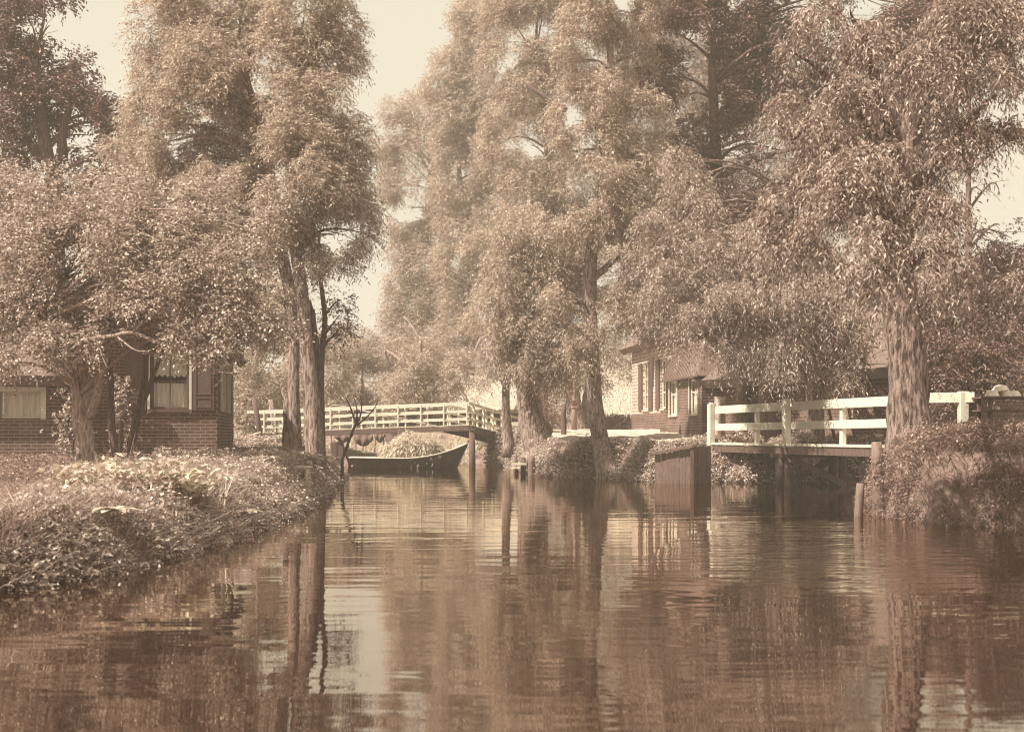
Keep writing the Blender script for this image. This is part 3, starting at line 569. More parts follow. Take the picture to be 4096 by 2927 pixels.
grass('grass', 'short dull grass lawn before the left cottage', polyL, 60000, (-14, -2.9), (7, 26), .5, 11, .22, .008, M['grass_dull'], .6)
grass('grass', 'long arching grass along the near left bank edge', polyL, 17000, (-8, -2.8), (6.5, 24), -.08, 1.7, .36, .013, M['grass'], .8, .9)
grass('grass', 'tall uneven grass clumps rising from the near left bank weeds', polyL, 5200, (-8, -2.9), (7, 22), 0, 2.2, .58, .014, M['grass'], .7, .5, .56)
grass('grass', 'rough grass on the left bank by the far bridge', polyL, 14000, (-17, -3), (26, 48), -.05, 8, .3, .014, M['grass'], .6)
cover('ground_cover', 'tangled weeds on the far right bank below the two willow trunks', 'ground cover', polyR, 15000, (-2.5, 6), (28, 47), -.12, .75, (.065,.034), M['leaf_bank'], .22, 6, .6, .34)
cover('ground_cover', 'weeds on the ditch bank under the white rail bridge', 'ground cover', polyR, 9000, (5, 16), (28.3, 32), -.12, 1.6, (.075,.045), M['leaf_bank'], .34, 6, .5, .34)
grass('grass', 'shaggy grass hanging over the far right bank', polyR, 16000, (-3, 15), (28, 47), -.08, .95, .30, .014, M['grass'], .9, .9)
grass('grass', 'pale meadow grass behind the hay boat and nets', polyR, 24000, (-18, 2), (47, 62), -.05, 14, .22, .022, M['hay'], .5)
grass('grass', 'pale short grass on the shore behind the dark punt', polyR, 16000, (-11, 0), (46.5, 51), -.1, 4, .26, .03, M['hay'], .5)
grass('grass', 'thin grass fringing the yard path and farmhouse', polyR, 12000, (1, 12), (29.5, 48), 1.2, 4, .10, .012, M['grass'], .5)
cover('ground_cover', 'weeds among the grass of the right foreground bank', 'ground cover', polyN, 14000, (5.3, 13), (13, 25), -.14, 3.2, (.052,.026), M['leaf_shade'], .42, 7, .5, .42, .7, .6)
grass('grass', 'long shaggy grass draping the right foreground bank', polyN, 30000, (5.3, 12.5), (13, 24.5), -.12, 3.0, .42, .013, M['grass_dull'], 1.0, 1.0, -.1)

def plant(name, label, cat, loc, n, tl, k, leaf, m, droop=.6, spread_r=.4, up=.7, group=None):
    t = thing(name, label, cat, loc, 0, group)
    a = rng.uniform(0, 6.283, n); r = spread_r*np.sqrt(rng.random(n))
    P = np.stack([np.cos(a)*r, np.sin(a)*r*.7, rng.random(n)*.05], -1)
    D = np.stack([np.cos(a)*r*1.2, np.sin(a)*r*1.2, np.full(n, .8)], -1)+rng.normal(0, .16, (n, 3))
    V = leaves_from(P, D, tl, k, leaf[0], leaf[1], droop, up, 1.0, .3)
    np_mesh('foliage', V, 4, m, t)
    S = blades(P-np.array([0, 0, .1]), D, tl*1.1, .012, .15); np_mesh('stem', S, 4, M['grass'], t)
    return t
def gpos(x, y, dz=0.0): return (x, y, float(gh(np.array([x]), np.array([y]))[0])+dz)
plant('leafy_shrub', 'broad bright leafy shrub clump below the forked tree', 'shrub', gpos(-4.75, 13.4), 170, .70, 9, (.12, .05), M['leaf_big'], .45, .5, .9)
plant('leafy_shrub', 'smaller right-hand spur of the bright leafy shrub', 'shrub', gpos(-4.0, 13.3), 60, .55, 8, (.115, .048), M['leaf_big'], .35, .3, .9)
plant('leafy_shrub', 'bright low shrub at the foot of the bank trio trunks', 'shrub', gpos(-4.7, 23.6), 90, .4, 8, (.14, .09), M['leaf_big'], .5, .6, .9)
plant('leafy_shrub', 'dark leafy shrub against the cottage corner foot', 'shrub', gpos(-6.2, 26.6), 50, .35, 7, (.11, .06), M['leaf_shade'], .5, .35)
def tuft(label, loc, n, h, w, m, bend, sp=.08, lean=(0, 0), cat='grass tuft', name='grass_tuft'):
    P = np.stack([rng.normal(0, sp, n), rng.normal(0, sp, n), np.zeros(n)-.03], -1)
    D = np.array([lean[0], lean[1], 1.0])+rng.normal(0, .3, (n, 3))
    o = np_mesh(name, blades(P, D, h, w, bend, 5), 4, m); o.location = loc; return tag(o, label, cat)
tuft('spiky pale grass tuft drooping into the water at lower left', gpos(-3.72, 10.0, .12), 90, .50, .016, M['grass'], 1.3, .09, (.5, -.5))
tuft('second drooping grass tuft right of the spiky one at water edge', gpos(-3.42, 10.6, .1), 60, .42, .014, M['grass'], 1.2, .08, (.6, -.5))
tuft('tall stiff reed stalks standing above the bank weeds', gpos(-3.75, 14.2), 14, .75, .012, M['hay'], .25, .1)
tuft('arching grass clump in front of the bright leafy shrub', gpos(-4.3, 12.2), 120, .4, .012, M['grass'], .9, .2)
tuft('arching grass clump left of the bright leafy shrub', gpos(-5.2, 12.4), 80, .38, .012, M['grass'], .9, .18)
def star_plant(label, loc, n, r):
    mb = MB()
    for i in range(n):
        a = 6.283*i/n+random.uniform(-.2, .2); e = random.uniform(.15, .5); R_ = r*random.uniform(.7, 1.1)
        d = Vector((math.cos(a), math.sin(a), 0)); s = Vector((-d.y, d.x, 0)); pts = []
        L_ = []; Rr = []
        for q in range(9):
            u = q/8; wd = .30*r*math.sin(3.14*min(1, u*.9+.1))*(1 if q % 2 else .62)
            p = d*R_*u+Vector((0, 0, R_*(e*u-u*u*e*1.1)+.05)); L_.append(p+s*wd+Vector((0, 0, .25*wd))); Rr.append(p-s*wd+Vector((0, 0, .25*wd))); pts.append(p)
        vs = L_+pts+Rr; m_ = 9
        mb.add(vs, [(q, q+1, m_+q+1, m_+q) for q in range(8)]+[(m_+q, m_+q+1, 2*m_+q+1, 2*m_+q) for q in range(8)])
    o = mb.build('thistle_rosette', M['leaf_big'], None, True); o.location = loc; return tag(o, label, 'plant')
star_plant('jagged pale thistle rosette on the slope above the spiky tuft', gpos(-3.95, 10.9, .25), 13, .26)
star_plant('small pale leaf rosette at the bank edge centre left', gpos(-3.5, 14.6, .3), 9, .22)
star_plant('pale leaf rosette on the grass below the bank trio', gpos(-4.3, 19.2, .25), 10, .26)

# ------------------------------------------------------------------ buildings
def wall_panel(mb, x0, x1, z0, z1, holes, th=.22, y=0.0):
    xs = sorted({x0, x1, *[h[0] for h in holes], *[h[1] for h in holes]}); zs = sorted({z0, z1, *[h[2] for h in holes], *[h[3] for h in holes]})
    hole = lambda a, b: any(h[0] <= a < h[1] and h[2] <= b < h[3] for h in holes)
    solid = lambda i, j: 0 <= i < len(xs)-1 and 0 <= j < len(zs)-1 and not hole((xs[i]+xs[i+1])/2, (zs[j]+zs[j+1])/2)
    for i in range(len(xs)-1):
        for j in range(len(zs)-1):
            if not solid(i, j): continue
            a, b, c, d = xs[i], xs[i+1], zs[j], zs[j+1]
            mb.add([(a,y,c),(b,y,c),(b,y,d),(a,y,d)], [(0,1,2,3)]); mb.add([(a,y+th,c),(b,y+th,c),(b,y+th,d),(a,y+th,d)], [(3,2,1,0)])
            if not solid(i-1, j): mb.add([(a,y,c),(a,y+th,c),(a,y+th,d),(a,y,d)], [(3,2,1,0)])
            if not solid(i+1, j): mb.add([(b,y,c),(b,y+th,c),(b,y+th,d),(b,y,d)], [(0,1,2,3)])
            if not solid(i, j-1): mb.add([(a,y,c),(b,y,c),(b,y+th,c),(a,y+th,c)], [(3,2,1,0)])
            if not solid(i, j+1): mb.add([(a,y,d),(b,y,d),(b,y+th,d),(a,y+th,d)], [(0,1,2,3)])
def window(parent, x0, x1, z0, z1, y=0, mf='white', nx=2, zs=(.5,), curtain='full', fw=.05, sill=True, outer=None, label=None, dpt=.09):
    w = MB(); m_ = M[mf]
    for a, b, c, d in ((x0, x0+fw, z0, z1), (x1-fw, x1, z0, z1), (x0+fw, x1-fw, z0, z0+fw), (x0+fw, x1-fw, z1-fw, z1)):
        w.box((a, y+dpt-.03, c), (b, y+dpt+.03, d))
    o = w.build('window', m_, parent, bevel=.006)
    g = MB(); g.box((x0+fw, y+dpt-.004, z0+fw), (x1-fw, y+dpt+.004, z1-fw)); g.build('pane', M['glass'], o)
    b_ = MB(); t = .014
    for i in range(1, nx):
        x = x0+(x1-x0)*i/nx; b_.box((x-t, y+dpt-.018, z0+fw), (x+t, y+dpt-.006, z1-fw))
    for q in zs:
        z = z0+(z1-z0)*q; b_.box((x0+fw, y+dpt-.022, z-t*1.4), (x1-fw, y+dpt-.008, z+t*1.4))
    b_.build('glazing_bar', m_, o)
    ins = MB(); ins.box((x0, y+.34, z0-.1), (x1, y+.36, z1+.1)); ins.build('dark_room', M['inside'], o)  # dark sheet behind the glass stands in for the shade of the room
    if curtain == 'lower':
        c = MB(); n_ = 30; a, b = x0+fw, x1-fw; vs = []
        for i in range(n_+1):
            x = a+(b-a)*i/n_; yy = y+dpt+.06+.012*math.sin(i*1.35); vs += [(x, yy, z0+fw), (x, yy, z0+(z1-z0)*(.47+.012*math.sin(i*2.1)))]
        c.add(vs, [(2*i, 2*i+2, 2*i+3, 2*i+1) for i in range(n_)]); c.build('curtain', M['curtain'], o, True)
    elif curtain:
        spans = [(x0+fw, x1-fw)] if curtain == 'full' else [(x0+fw, x0+fw+(x1-x0)*.28), (x1-fw-(x1-x0)*.28, x1-fw)]
        for a, b in spans:
            c = MB(); n_ = 28; top, bot = z1-fw, z0+fw
            vs = []
            for i in range(n_+1):
                x = a+(b-a)*i/n_; yy = y+dpt+.07+.014*math.sin(i*1.35); vs += [(x, yy, bot), (x, yy, top)]
            c.add(vs, [(2*i, 2*i+2, 2*i+3, 2*i+1) for i in range(n_)]); c.build('curtain', M['curtain'], o, True)
    if sill:
        s = MB(); s.box((x0-.06, y-.06, z0-.07), (x1+.06, y+.05, z0-.003)); s.build('sill', M['stone'] if mf == 'white' else M['shutter'], o)
    if outer:
        f = MB(); e = outer
        f.box((x0-e, y-.035, z0-.02), (x0-.002, y-.003, z1+e)); f.box((x1+.002, y-.035, z0-.02), (x1+e, y-.003, z1+e)); f.box((x0-.002, y-.035, z1+.002), (x1+.002, y-.003, z1+e))
        f.build('frame', M['white'], o)
    return o
def shutter(parent, x0, x1, z0, z1, y=-.04):
    s = MB(); s.box((x0, y-.02, z0), (x1, y+.015, z1))
    w = x1-x0; h = z1-z0; e = .06
    for (c, d) in ((z0+e, z0+h*.22), (z0+h*.22+e, z1-e)):
        s.box((x0+e, y-.032, c), (x1-e, y-.019, c+.03)); s.box((x0+e, y-.032, d-.03), (x1-e, y-.019, d)); s.box((x0+e, y-.032, c+.03), (x0+e+.03, y-.019, d-.03)); s.box((x1-e-.03, y-.032, c+.03), (x1-e, y-.019, d-.03))
    return s.build('shutter', M['shutter'], parent)
def slab_roof(mb, quad, th):
    a, b, c, d = [Vector(q) for q in quad]; n_ = (b-a).cross(d-a).normalized()*th
    mb.add([a, b, c, d, a-n_, b-n_, c-n_, d-n_], [(0,1,2,3),(7,6,5,4),(0,4,5,1),(1,5,6,2),(2,6,7,3),(3,7,4,0)])

# left cottage
g0 = .55
cot = thing('cottage', 'dark brick cottage with shuttered lace-curtained window at left behind fruit trees', 'cottage', (-6.9, 25.7, 0), R(10))
w = MB(); wall_panel(w, -3.2, 0, g0-.4, 3.55, [(-1.49, -.62, 1.88, 3.2)]); w.build('front_wall', M['brick_x'], cot)
w = MB(); wall_panel(w, -8.6, -3.2, g0-.4, 2.72, [(-4.75, -3.86, 1.66, 2.28)]); w.build('annex_wall', M['brick_x'], cot)
def side_wall(parent, x, y0, y1, z0, z1, m, th=.22, holes=()):
    mb = MB(); wall_panel(mb, y0, y1, z0, z1, holes, th); mb.v = [(x-yy, xx, zz) for xx, yy, zz in mb.v]; mb.f = [f[::1] for f in mb.f]
    return mb.build('side_wall', m, parent)
side_wall(cot, 0, .225, 5.2, g0-.4, 3.55, M['brick_y'], .22, [(.9, 1.7, 1.88, 3.2), (2.6, 3.4, 1.88, 3.2)])
for a in (.9, 2.6):
    mbs = MB(); mbs.box((-.02, a-.06, 1.86), (.06, a, 3.25)); mbs.box((-.02, a+.8, 1.86), (.06, a+.86, 3.25)); mbs.box((-.02, a+.001, 3.2), (.06, a+.799, 3.25)); mbs.build('side_window', M['white'], cot)
    mbs = MB(); mbs.box((-.12, a, 1.88), (-.1, a+.8, 3.2)); mbs.build('pane', M['glass'], cot)
    mbs = MB(); mbs.box((-.02, a-.5, 1.86), (.035, a-.07, 3.22)); mbs.build('side_shutter', M['shutter'], cot)
side_wall(cot, -3.0, .225, 5.2, 2.2, 3.55, M['brick_y'])
wn_ = window(cot, -1.48, -.63, 1.89, 3.19, 0, 'shutter', 2, (.5,), 'lower', .055, True)
mbs = MB()   # white outer jambs and scalloped valance
mbs.box((-1.55, -.05, 1.80), (-1.492, .02, 3.26)); mbs.build('jamb', M['white'], wn_); mbs = MB(); mbs.box((-.618, -.05, 1.80), (-.56, .02, 3.26)); mbs.build('jamb', M['white'], wn_)
mbs = MB(); n_ = 24; vs = []
for i in range(n_+1):
    x = -1.42+.73*i/n_; vs += [(x, .125+.01*math.sin(i*1.5), 2.70-.06*abs(math.sin(i*math.pi/4))), (x, .125+.01*math.sin(i*1.5), 3.13)]
mbs.add(vs, [(2*i, 2*i+2, 2*i+3, 2*i+1) for i in range(n_)]); mbs.build('valance', M['curtain'], wn_)
mbs = MB()
for i in range(9): mbs.box((-1.40+i*.078, -.03, 3.04+.0), (-1.34+i*.078, -.012, 3.19))
mbs.build('slatted_blind', M['white'], wn_)
shutter(cot, -.54, -.06, 1.86, 3.24); shutter(cot, -2.05, -1.57, 1.86, 3.24)
window(cot, -4.74, -3.87, 1.67, 2.27, 0, 'white', 2, (), 'full', .035, False, .11)
w = MB(); slab_roof(w, [(-3.6, -.45, 3.35), (-1.5, -.45, 5.6), (-1.5, 5.6, 5.6), (-3.6, 5.6, 3.35)], .25); slab_roof(w, [(-1.5, -.45, 5.6), (.35, -.45, 3.35), (.35, 5.6, 3.35), (-1.5, 5.6, 5.6)], .25); w.build('roof', M['thatch'], cot)
w = MB(); w.add([(-3.2, -.01, 3.56), (0, -.01, 3.56), (-1.5, -.01, 5.35), (-3.2, .12, 3.56), (0, .12, 3.56), (-1.5, .12, 5.35)], [(0,1,2),(5,4,3),(0,3,4,1),(1,4,5,2),(2,5,3,0)]); w.build('gable', M['wood_dark'], cot)
w = MB(); slab_roof(w, [(-9, -.4, 2.62), (-3.25, -.4, 2.62), (-3.25, 3.2, 5.0), (-9, 3.2, 5.0)], .28); w.build('annex_roof', M['thatch'], cot)
w = MB(); w.box((-.42, -.34, 3.78), (-.18, -.12, 3.98)); w.box((-.46, -.38, 3.985), (-.14, -.08, 4.02)); w.build('gable_box', M['wood_pale'], cot)
w = MB(); w.box((-.55, -.04, g0-.3), (.04, .0-.003, g0+.12)); w.build('plinth_stone', M['soil'], cot)
# ivy
def wall_creeper(label, p0, p1, w_, h, n, m):
    P = np.stack([rng.normal(0, w_*.33, n), rng.uniform(-.16, 0, n), rng.random(n)*h], -1); k = vnoise(P+9, .3) > .35; P = P[k]
    D = np.array([0, -1.0, .2])+rng.normal(0, .5, P.shape); V = leaves_from(P, D, .12, 4, .07, .05, .4, .3)
    o = thing('ivy', label, 'climbing plant', p0, p1); np_mesh('foliage', V, 4, m, o)
    mb = MB(); mb.tube([(0, -.03, 0), (.06, -.04, h*.4), (-.05, -.04, h*.9)], [.02, .015, .006], 5); mb.build('stem', M['bark_dark'], o); return o
wall_creeper('ivy climbing the brick cottage wall between the two tree stems', (-10.0, 25.0, .5), R(10), .55, 2.3, 700, M['leaf_fruit'])
wall_creeper('thin ivy on the cottage wall just left of the window', (-8.95, 25.2, .5), R(10), .4, 2.2, 380, M['leaf_fruit'])

# right farmhouse
fa = math.atan2(-.987, .162)
fh = thing('farmhouse', 'brick farmhouse with tall shuttered windows and low porch facing the yard', 'farmhouse', (5.24, 48, 0), fa)
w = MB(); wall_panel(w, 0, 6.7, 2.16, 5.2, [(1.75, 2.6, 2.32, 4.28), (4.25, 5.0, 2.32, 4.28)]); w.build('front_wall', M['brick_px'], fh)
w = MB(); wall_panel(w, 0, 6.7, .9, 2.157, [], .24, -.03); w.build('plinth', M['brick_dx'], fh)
for (a, b, s1, s2) in ((1.75, 2.6, (1.18, 1.68), (2.67, 3.17)), (4.25, 5.0, (3.68, 4.18), (5.07, 5.5))):
    window(fh, a+.005, b-.005, 2.325, 4.275, 0, 'white', 2, (.33, .66), 'side', .07, True)
    shutter(fh, s1[0], s1[1], 2.3, 4.3); shutter(fh, s2[0], s2[1], 2.3, 4.3)
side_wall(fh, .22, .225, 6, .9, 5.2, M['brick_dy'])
w = MB(); slab_roof(w, [(-.4, -.5, 5.0), (11.0, -.5, 5.0), (11.0, 3.2, 8.6), (-.4, 3.2, 8.6)], .3); slab_roof(w, [(11.0, 6.9, 5.0), (-.4, 6.9, 5.0), (-.4, 3.2, 8.6), (11, 3.2, 8.6)], .3); w.build('roof', M['thatch'], fh)
w = MB(); w.add([(0, .23, 5.0), (0, 6.2, 5.0), (0, 3.2, 8.2), (.2, .23, 5.0), (.2, 6.2, 5.0), (.2, 3.2, 8.2)], [(2,1,0),(3,4,5),(0,1,4,3),(1,2,5,4),(2,0,3,5)]); w.build('gable', M['wood_grey'], fh)
# porch
w = MB(); wall_panel(w, 6.5, 10.4, .8, 3.36, [(6.75, 7.65, 2.02, 3.27), (9.05, 9.95, 2.02, 3.27)], .22, -.42); w.build('porch_wall', M['brick_dx'], fh)
for (a, b) in ((6.75, 7.65), (9.05, 9.95)): window(fh, a+.005, b-.005, 2.025, 3.265, -.42, 'white', 2, (.62,), 'side', .06, True, .05)
w = MB()
w.add([(6.5,-.42,.8),(6.5,.0,.8),(6.5,0,3.36),(6.5,-.42,3.36)], [(0,1,2,3)]); w.build('porch_side', M['brick_dy'], fh); w = MB(); w.add([(10.4,-.42,.8),(10.4,3.0,.8),(10.4,3.0,3.36),(10.4,-.42,3.36)], [(0,1,2,3)])
w.build('porch_side', M['brick_dy'], fh)
w = MB(); A = [(6.35, -.62, 3.30), (10.55, -.62, 3.30), (10.55, 1.6, 3.30), (6.35, 1.6, 3.30)]; B = [(6.9, -.15, 4.75), (10.0, -.15, 4.75), (10.0, 1.6, 4.75), (6.9, 1.6, 4.75)]
w.add(A+B, [(0,1,5,4),(1,2,6,5),(2,3,7,6),(3,0,4,7),(4,5,6,7),(3,2,1,0)])
for i in range(22):
    t_ = (i+.5)/22; p = Vector(A[0]).lerp(Vector(A[1]), t_); q = Vector(B[0]).lerp(Vector(B[1]), t_); w.beam(p+Vector((0, -.012, .01)), q+Vector((0, -.012, 0)), .03, .02)
w.build('porch_roof', M['wood_grey'], fh)
w = MB(); w.box((6.3, -.66, 3.27), (10.6, -.623, 3.33)); w.build('porch_fascia', M['wood_dark'], fh)
# awning shade cloth
w = MB(); w.box((5.12, -.75, 3.1), (5.62, -.70, 4.3)); w.build('awning', M['inside'], fh)
# barn
bd = math.atan2(-.888, .46)
bn = thing('barn', 'long shaded brick barn with low thatched eave behind the rail bridge', 'barn', (6.95, 38.1, 0), bd)
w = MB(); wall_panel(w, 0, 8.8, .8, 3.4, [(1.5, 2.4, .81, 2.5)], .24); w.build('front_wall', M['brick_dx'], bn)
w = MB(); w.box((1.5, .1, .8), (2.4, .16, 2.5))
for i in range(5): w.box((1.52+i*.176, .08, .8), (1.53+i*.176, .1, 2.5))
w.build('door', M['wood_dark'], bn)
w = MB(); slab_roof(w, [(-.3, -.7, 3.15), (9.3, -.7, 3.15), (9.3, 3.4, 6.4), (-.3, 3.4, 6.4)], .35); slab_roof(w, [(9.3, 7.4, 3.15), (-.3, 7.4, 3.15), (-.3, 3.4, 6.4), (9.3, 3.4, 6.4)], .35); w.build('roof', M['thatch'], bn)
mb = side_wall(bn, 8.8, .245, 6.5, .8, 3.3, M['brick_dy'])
w = MB(); w.add([(8.75, .25, 3.25), (8.75, 6.5, 3.25), (8.75, 3.4, 6.0), (8.65, .25, 3.25), (8.65, 6.5, 3.25), (8.65, 3.4, 6.0)], [(0,1,2),(5,4,3),(0,3,4,1),(1,4,5,2),(2,5,3,0)]); w.build('gable', M['wood_dark'], bn)
# thatched shed at the end of the yard
def fringe_roof(parent, x0, x1, y0, y1, z0, z1, m, nm='roof', seedn=1400):
    w = MB(); slab_roof(w, [(x0, y0, z0), (x1, y0, z0), (x1-.3, y1, z1), (x0+.2, y1, z1)], .25); slab_roof(w, [(x1, 2*y1-y0, z0), (x0, 2*y1-y0, z0), (x0+.2, y1, z1), (x1-.3, y1, z1)], .25)
    r = w.build(nm, m, parent)
    n = seedn; u = rng.random(n); v = rng.random(n)**1.5
    P = np.stack([x0+(x1-x0)*u, y0+(y1-y0)*v, z0+(z1-z0)*v+.02], -1); D = np.tile(np.array([0, y0-y1, z0-z1]), (n, 1))+rng.normal(0, .35, (n, 3))
    np_mesh('loose_reed', blades(P, D, .3, .05, .2, 2), 4, M['hay'], r); return r
sh = thing('thatched_shed', 'low shed under ragged sunlit thatch beside the farmhouse', 'shed', (3.6, 60, 0), R(-4))
w = MB(); wall_panel(w, 0, 4.4, 1.0, 2.6, [(3.2, 3.7, 1.6, 2.3)]); w.build('front_wall', M['wood_dark'], sh)
w = MB(); w.box((3.2, .1, 1.6), (3.7, .13, 2.3)); w.build('window', M['inside'], sh)  # dark sheet in the opening stands in for shade inside
w = MB(); w.box((.1, -.2, 1.0), (.22, -.05, 2.4)); w.box((3.9, -.2, 1.0), (4.05, -.05, 2.4)); w.build('post', M['wood_grey'], sh)
fringe_roof(sh, -.5, 4.9, -.5, 3.0, 2.4, 6.2, M['thatch_pale'])
# long house behind the bridge
lh = thing('far_house', 'long low brick house with pale thatch seen behind the far bridge rails', 'house', (-5.9, 57, 0), R(3))
w = MB(); wall_panel(w, 0, 7.4, .9, 2.75, [(.9, 1.1, 1.25, 1.5), (1.95, 2.35, 1.5, 2.6), (4.3, 4.9, 1.5, 2.4), (6.3, 6.8, 1.9, 2.3)]); w.build('front_wall', M['brick_dx'], lh)
for a, b, c, d in ((.905, 1.095, 1.255, 1.495), (1.955, 2.345, 1.505, 2.595), (4.305, 4.895, 1.505, 2.395), (6.305, 6.795, 1.905, 2.295)): window(lh, a, b, c, d, 0, 'white', 2 if b-a > .3 else 1, (), None, .04, False)
w = MB(); w.box((2.5, -.05, 1.1), (2.6, -.004, 2.6)); w.box((1.2, -.06, .9), (1.8, -.004, 1.7)); w.build('door', M['shutter'], lh)
side_wall(lh, 7.4, .225, 5, .9, 2.75, M['brick_dy'])
fringe_roof(lh, -.5, 7.9, -.5, 2.6, 2.6, 4.5, M['thatch_pale'], 'roof', 1200)
# stone strip
w = MB(); w.beam((3.35, 46.9, 1.44), (6.0, 42.2, 1.42), .8, .14); tag(w.build('terrace', M['stone']), kind='structure')
# vegetation by the sheds
bushy('shrub', 'dark tangled shrub left of the dark yard post', [(548,420,47,10),(560,425,46,8),(552,408,48,9),(540,412,49,8)], 47.5, 'leaf_dark', (.13,.05), tr=.05)
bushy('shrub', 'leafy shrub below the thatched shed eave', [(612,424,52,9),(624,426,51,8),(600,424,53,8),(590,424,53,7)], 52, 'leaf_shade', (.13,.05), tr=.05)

# ------------------------------------------------------------------ right rail bridge
dz = 1.04
p0 = Vector((5.60, 30.8, 0)); p1 = Vector((6.81, 27.2, 0)); p2 = Vector((7.96, 23.3, 0)); ux = (p2-p0).normalized(); un = Vector((-ux.y, ux.x, 0))*1.0
if un.x < 0: un = -un
rb = thing('footbridge', 'plank footbridge with thick white rails across the side ditch at right', 'footbridge', (p1.x, p1.y, 0))
O = Vector((p1.x, p1.y, 0))
def L(p, z): return Vector((p.x, p.y, z))-O
def post(mb, p, z0, z1, w_=.15, lean=Vector((0, 0, 0))): mb.beam(L(p, z0), L(p+lean, z1), w_, w_, (ux.x, ux.y, 0), .004)
e0 = p0-ux*.3; e2 = p2+ux*.5
for p, zb in ((p0, .7), (p1, .98), (p2+ux*.36, 1.0)):
    mb = MB(); post(mb, p-un*.03, zb, 2.15, .17)
    mb.beam(L(p-un*.03, 2.15), L(p-un*.03, 2.19), .11, .11, (ux.x, ux.y, 0)); mb.build('post', M['white'], rb, bevel=.02)
for t_ in (.55, 1.55):
    a = p0.lerp(p1, .56) if t_ < 1 else p1.lerp(p2, .53)
    mb = MB(); post(mb, a+un*.16, 1.07, 2.0, .11); mb.build('post', M['white'], rb, bevel=.01)
for (za, zb2, hh) in ((2.0, 2.0, .21), (1.52, 1.53, .19)):
    mb = MB(); mb.beam(L(e0+ux*.2+un*.085, za-.02), L(p1+un*.085, za), .06, hh, (0, 0, 1), .003); mb.beam(L(p1+ux*.004+un*.085, za), L(e2+un*.085, zb2+.01), .06, hh, (0, 0, 1), .003); mb.build('rail', M['white'], rb, bevel=.008)
mb = MB(); nseg = 36; 
for i in range(nseg):
    t0 = e0.lerp(e2, (i+.04)/nseg); t1 = e0.lerp(e2, (i+.96)/nseg); c = (t0+t1)/2
    a = c-un*random.uniform(-.02, .05); b = c+un*(1.62+random.uniform(-.03, .03)); mb.beam(L(a, 1.02), L(b, 1.02), (t1-t0).length, .045, (0, 0, 1), .003)
mb.build('deck', M['wood_pale'], rb)
mb = MB(); mb.beam(L(e0-un*.04, 1.05), L(e2-un*.04, 1.05), .04, .06); mb.build('edge_board', M['white'], rb)
for s_ in (.05, 1.5):
    mb = MB(); mb.beam(L(e0+un*s_, .905), L(e2+un*s_, .905), .16, .17); mb.build('girder', M['wood_dark'], rb)
for s_ in (.03, 1.58):
    mb = MB(); mb.tube([L(p1+un*s_, -.7), L(p1+un*s_, .3), L(p1+un*s_, .73)], [.105, .10, .10], 12, .02); mb.build('pile', M['wood_dark'], rb, True)
    mb = MB(); mb.tube([L(p1-ux*.42+un*s_, -.7), L(p1-ux*.42+un*s_, .3), L(p1-ux*.42+un*s_, .73)], [.105, .10, .10], 12, .02); mb.build('pile', M['wood_dark'], rb, True)
mb = MB(); mb.beam(L(p1-un*.2, .775), L(p1+un*1.85, .775), .17, .085); mb.beam(L(p1-ux*.42-un*.2, .775), L(p1-ux*.42+un*1.85, .775), .17, .085); mb.build('crosshead', M['wood_dark'], rb)
mb = MB(); mb.beam(L(p1+un*.05, .70)+ux*.12, L(p1+un*1.58, .04)+ux*.12, .05, .16); mb.build('brace', M['wood_grey'], rb)
mb = MB(); mb.beam(L(p1-ux*.42+un*1.55, .70)+ux*.12, L(p1-ux*.42+un*.05, .04)+ux*.12, .05, .16); mb.build('brace', M['wood_dark'], rb)
# detached worn rail on the near bank
wr = thing('rail_end', 'worn white rail and post standing right of the big willow', 'railing', (8.75, 21.4, 0))
mb = MB(); q0 = Vector((-.95, .6, 2.02)); q1 = Vector((.22, -.08, 2.02)); mb.beam(q0, q1, .07, .2); mb.build('rail', M['white_worn'], wr, bevel=.01)
mb = MB(); mb.beam((.05, .06, .8), (.05, .06, 2.14), .17, .17); mb.build('post', M['white_worn'], wr, bevel=.015)
mb = MB(); mb.beam((-.5, .38, 1.1), (-.15, .2, 1.1), .06, .22); mb.build('lower_board', M['white_worn'], wr)

# plank retaining wall
rw = thing('retaining_wall', 'upright plank retaining wall with cap board holding the far bank', 'retaining wall', (4.3, 29.3, 0))
def planks(mb, a, b, zt0, zt1, n):
    a, b = Vector(a), Vector(b)
    for i in range(n):
        u0, u1 = (i+.04)/n, (i+.96)/n; z = zt0+(zt1-zt0)*(u0+u1)/2+random.uniform(-.01, .01); off = random.uniform(-.012, .012)
        p, q = a.lerp(b, u0), a.lerp(b, u1); d = (q-p).normalized(); nn = Vector((d.y, -d.x, 0))*(.03+off); nb = -Vector((d.y, -d.x, 0))*.03
        mb.add([(p+nn)+Vector((0,0,-.6)), (q+nn)+Vector((0,0,-.6)), (q+nb)+Vector((0,0,-.6)), (p+nb)+Vector((0,0,-.6)), (p+nn)+Vector((0,0,z)), (q+nn)+Vector((0,0,z)), (q+nb)+Vector((0,0,z)), (p+nb)+Vector((0,0,z))],
               [(0,3,2,1),(4,5,6,7),(0,1,5,4),(1,2,6,5),(2,3,7,6),(3,0,4,7)])
mb = MB(); planks(mb, (-.5, -.05, 0), (.45, -.15, 0), .74, .93, 6); mb.build('plank_panel', M['wood_grey'], rw)
mb = MB(); planks(mb, (.47, -.17, 0), (1.06, .48, 0), .98, 1.0, 4); mb.build('plank_panel', M['wood_grey'], rw)
mb = MB(); mb.beam((-.62, -.09, .79), (.50, -.21, 1.0), .14, .09); mb.build('cap_board', M['wood_grey'], rw, bevel=.01)
mb = MB(); mb.beam((.46, -.2, -.6), (.46, -.2, 1.0), .10, .10); mb.build('corner_post', M['wood_dark'], rw)

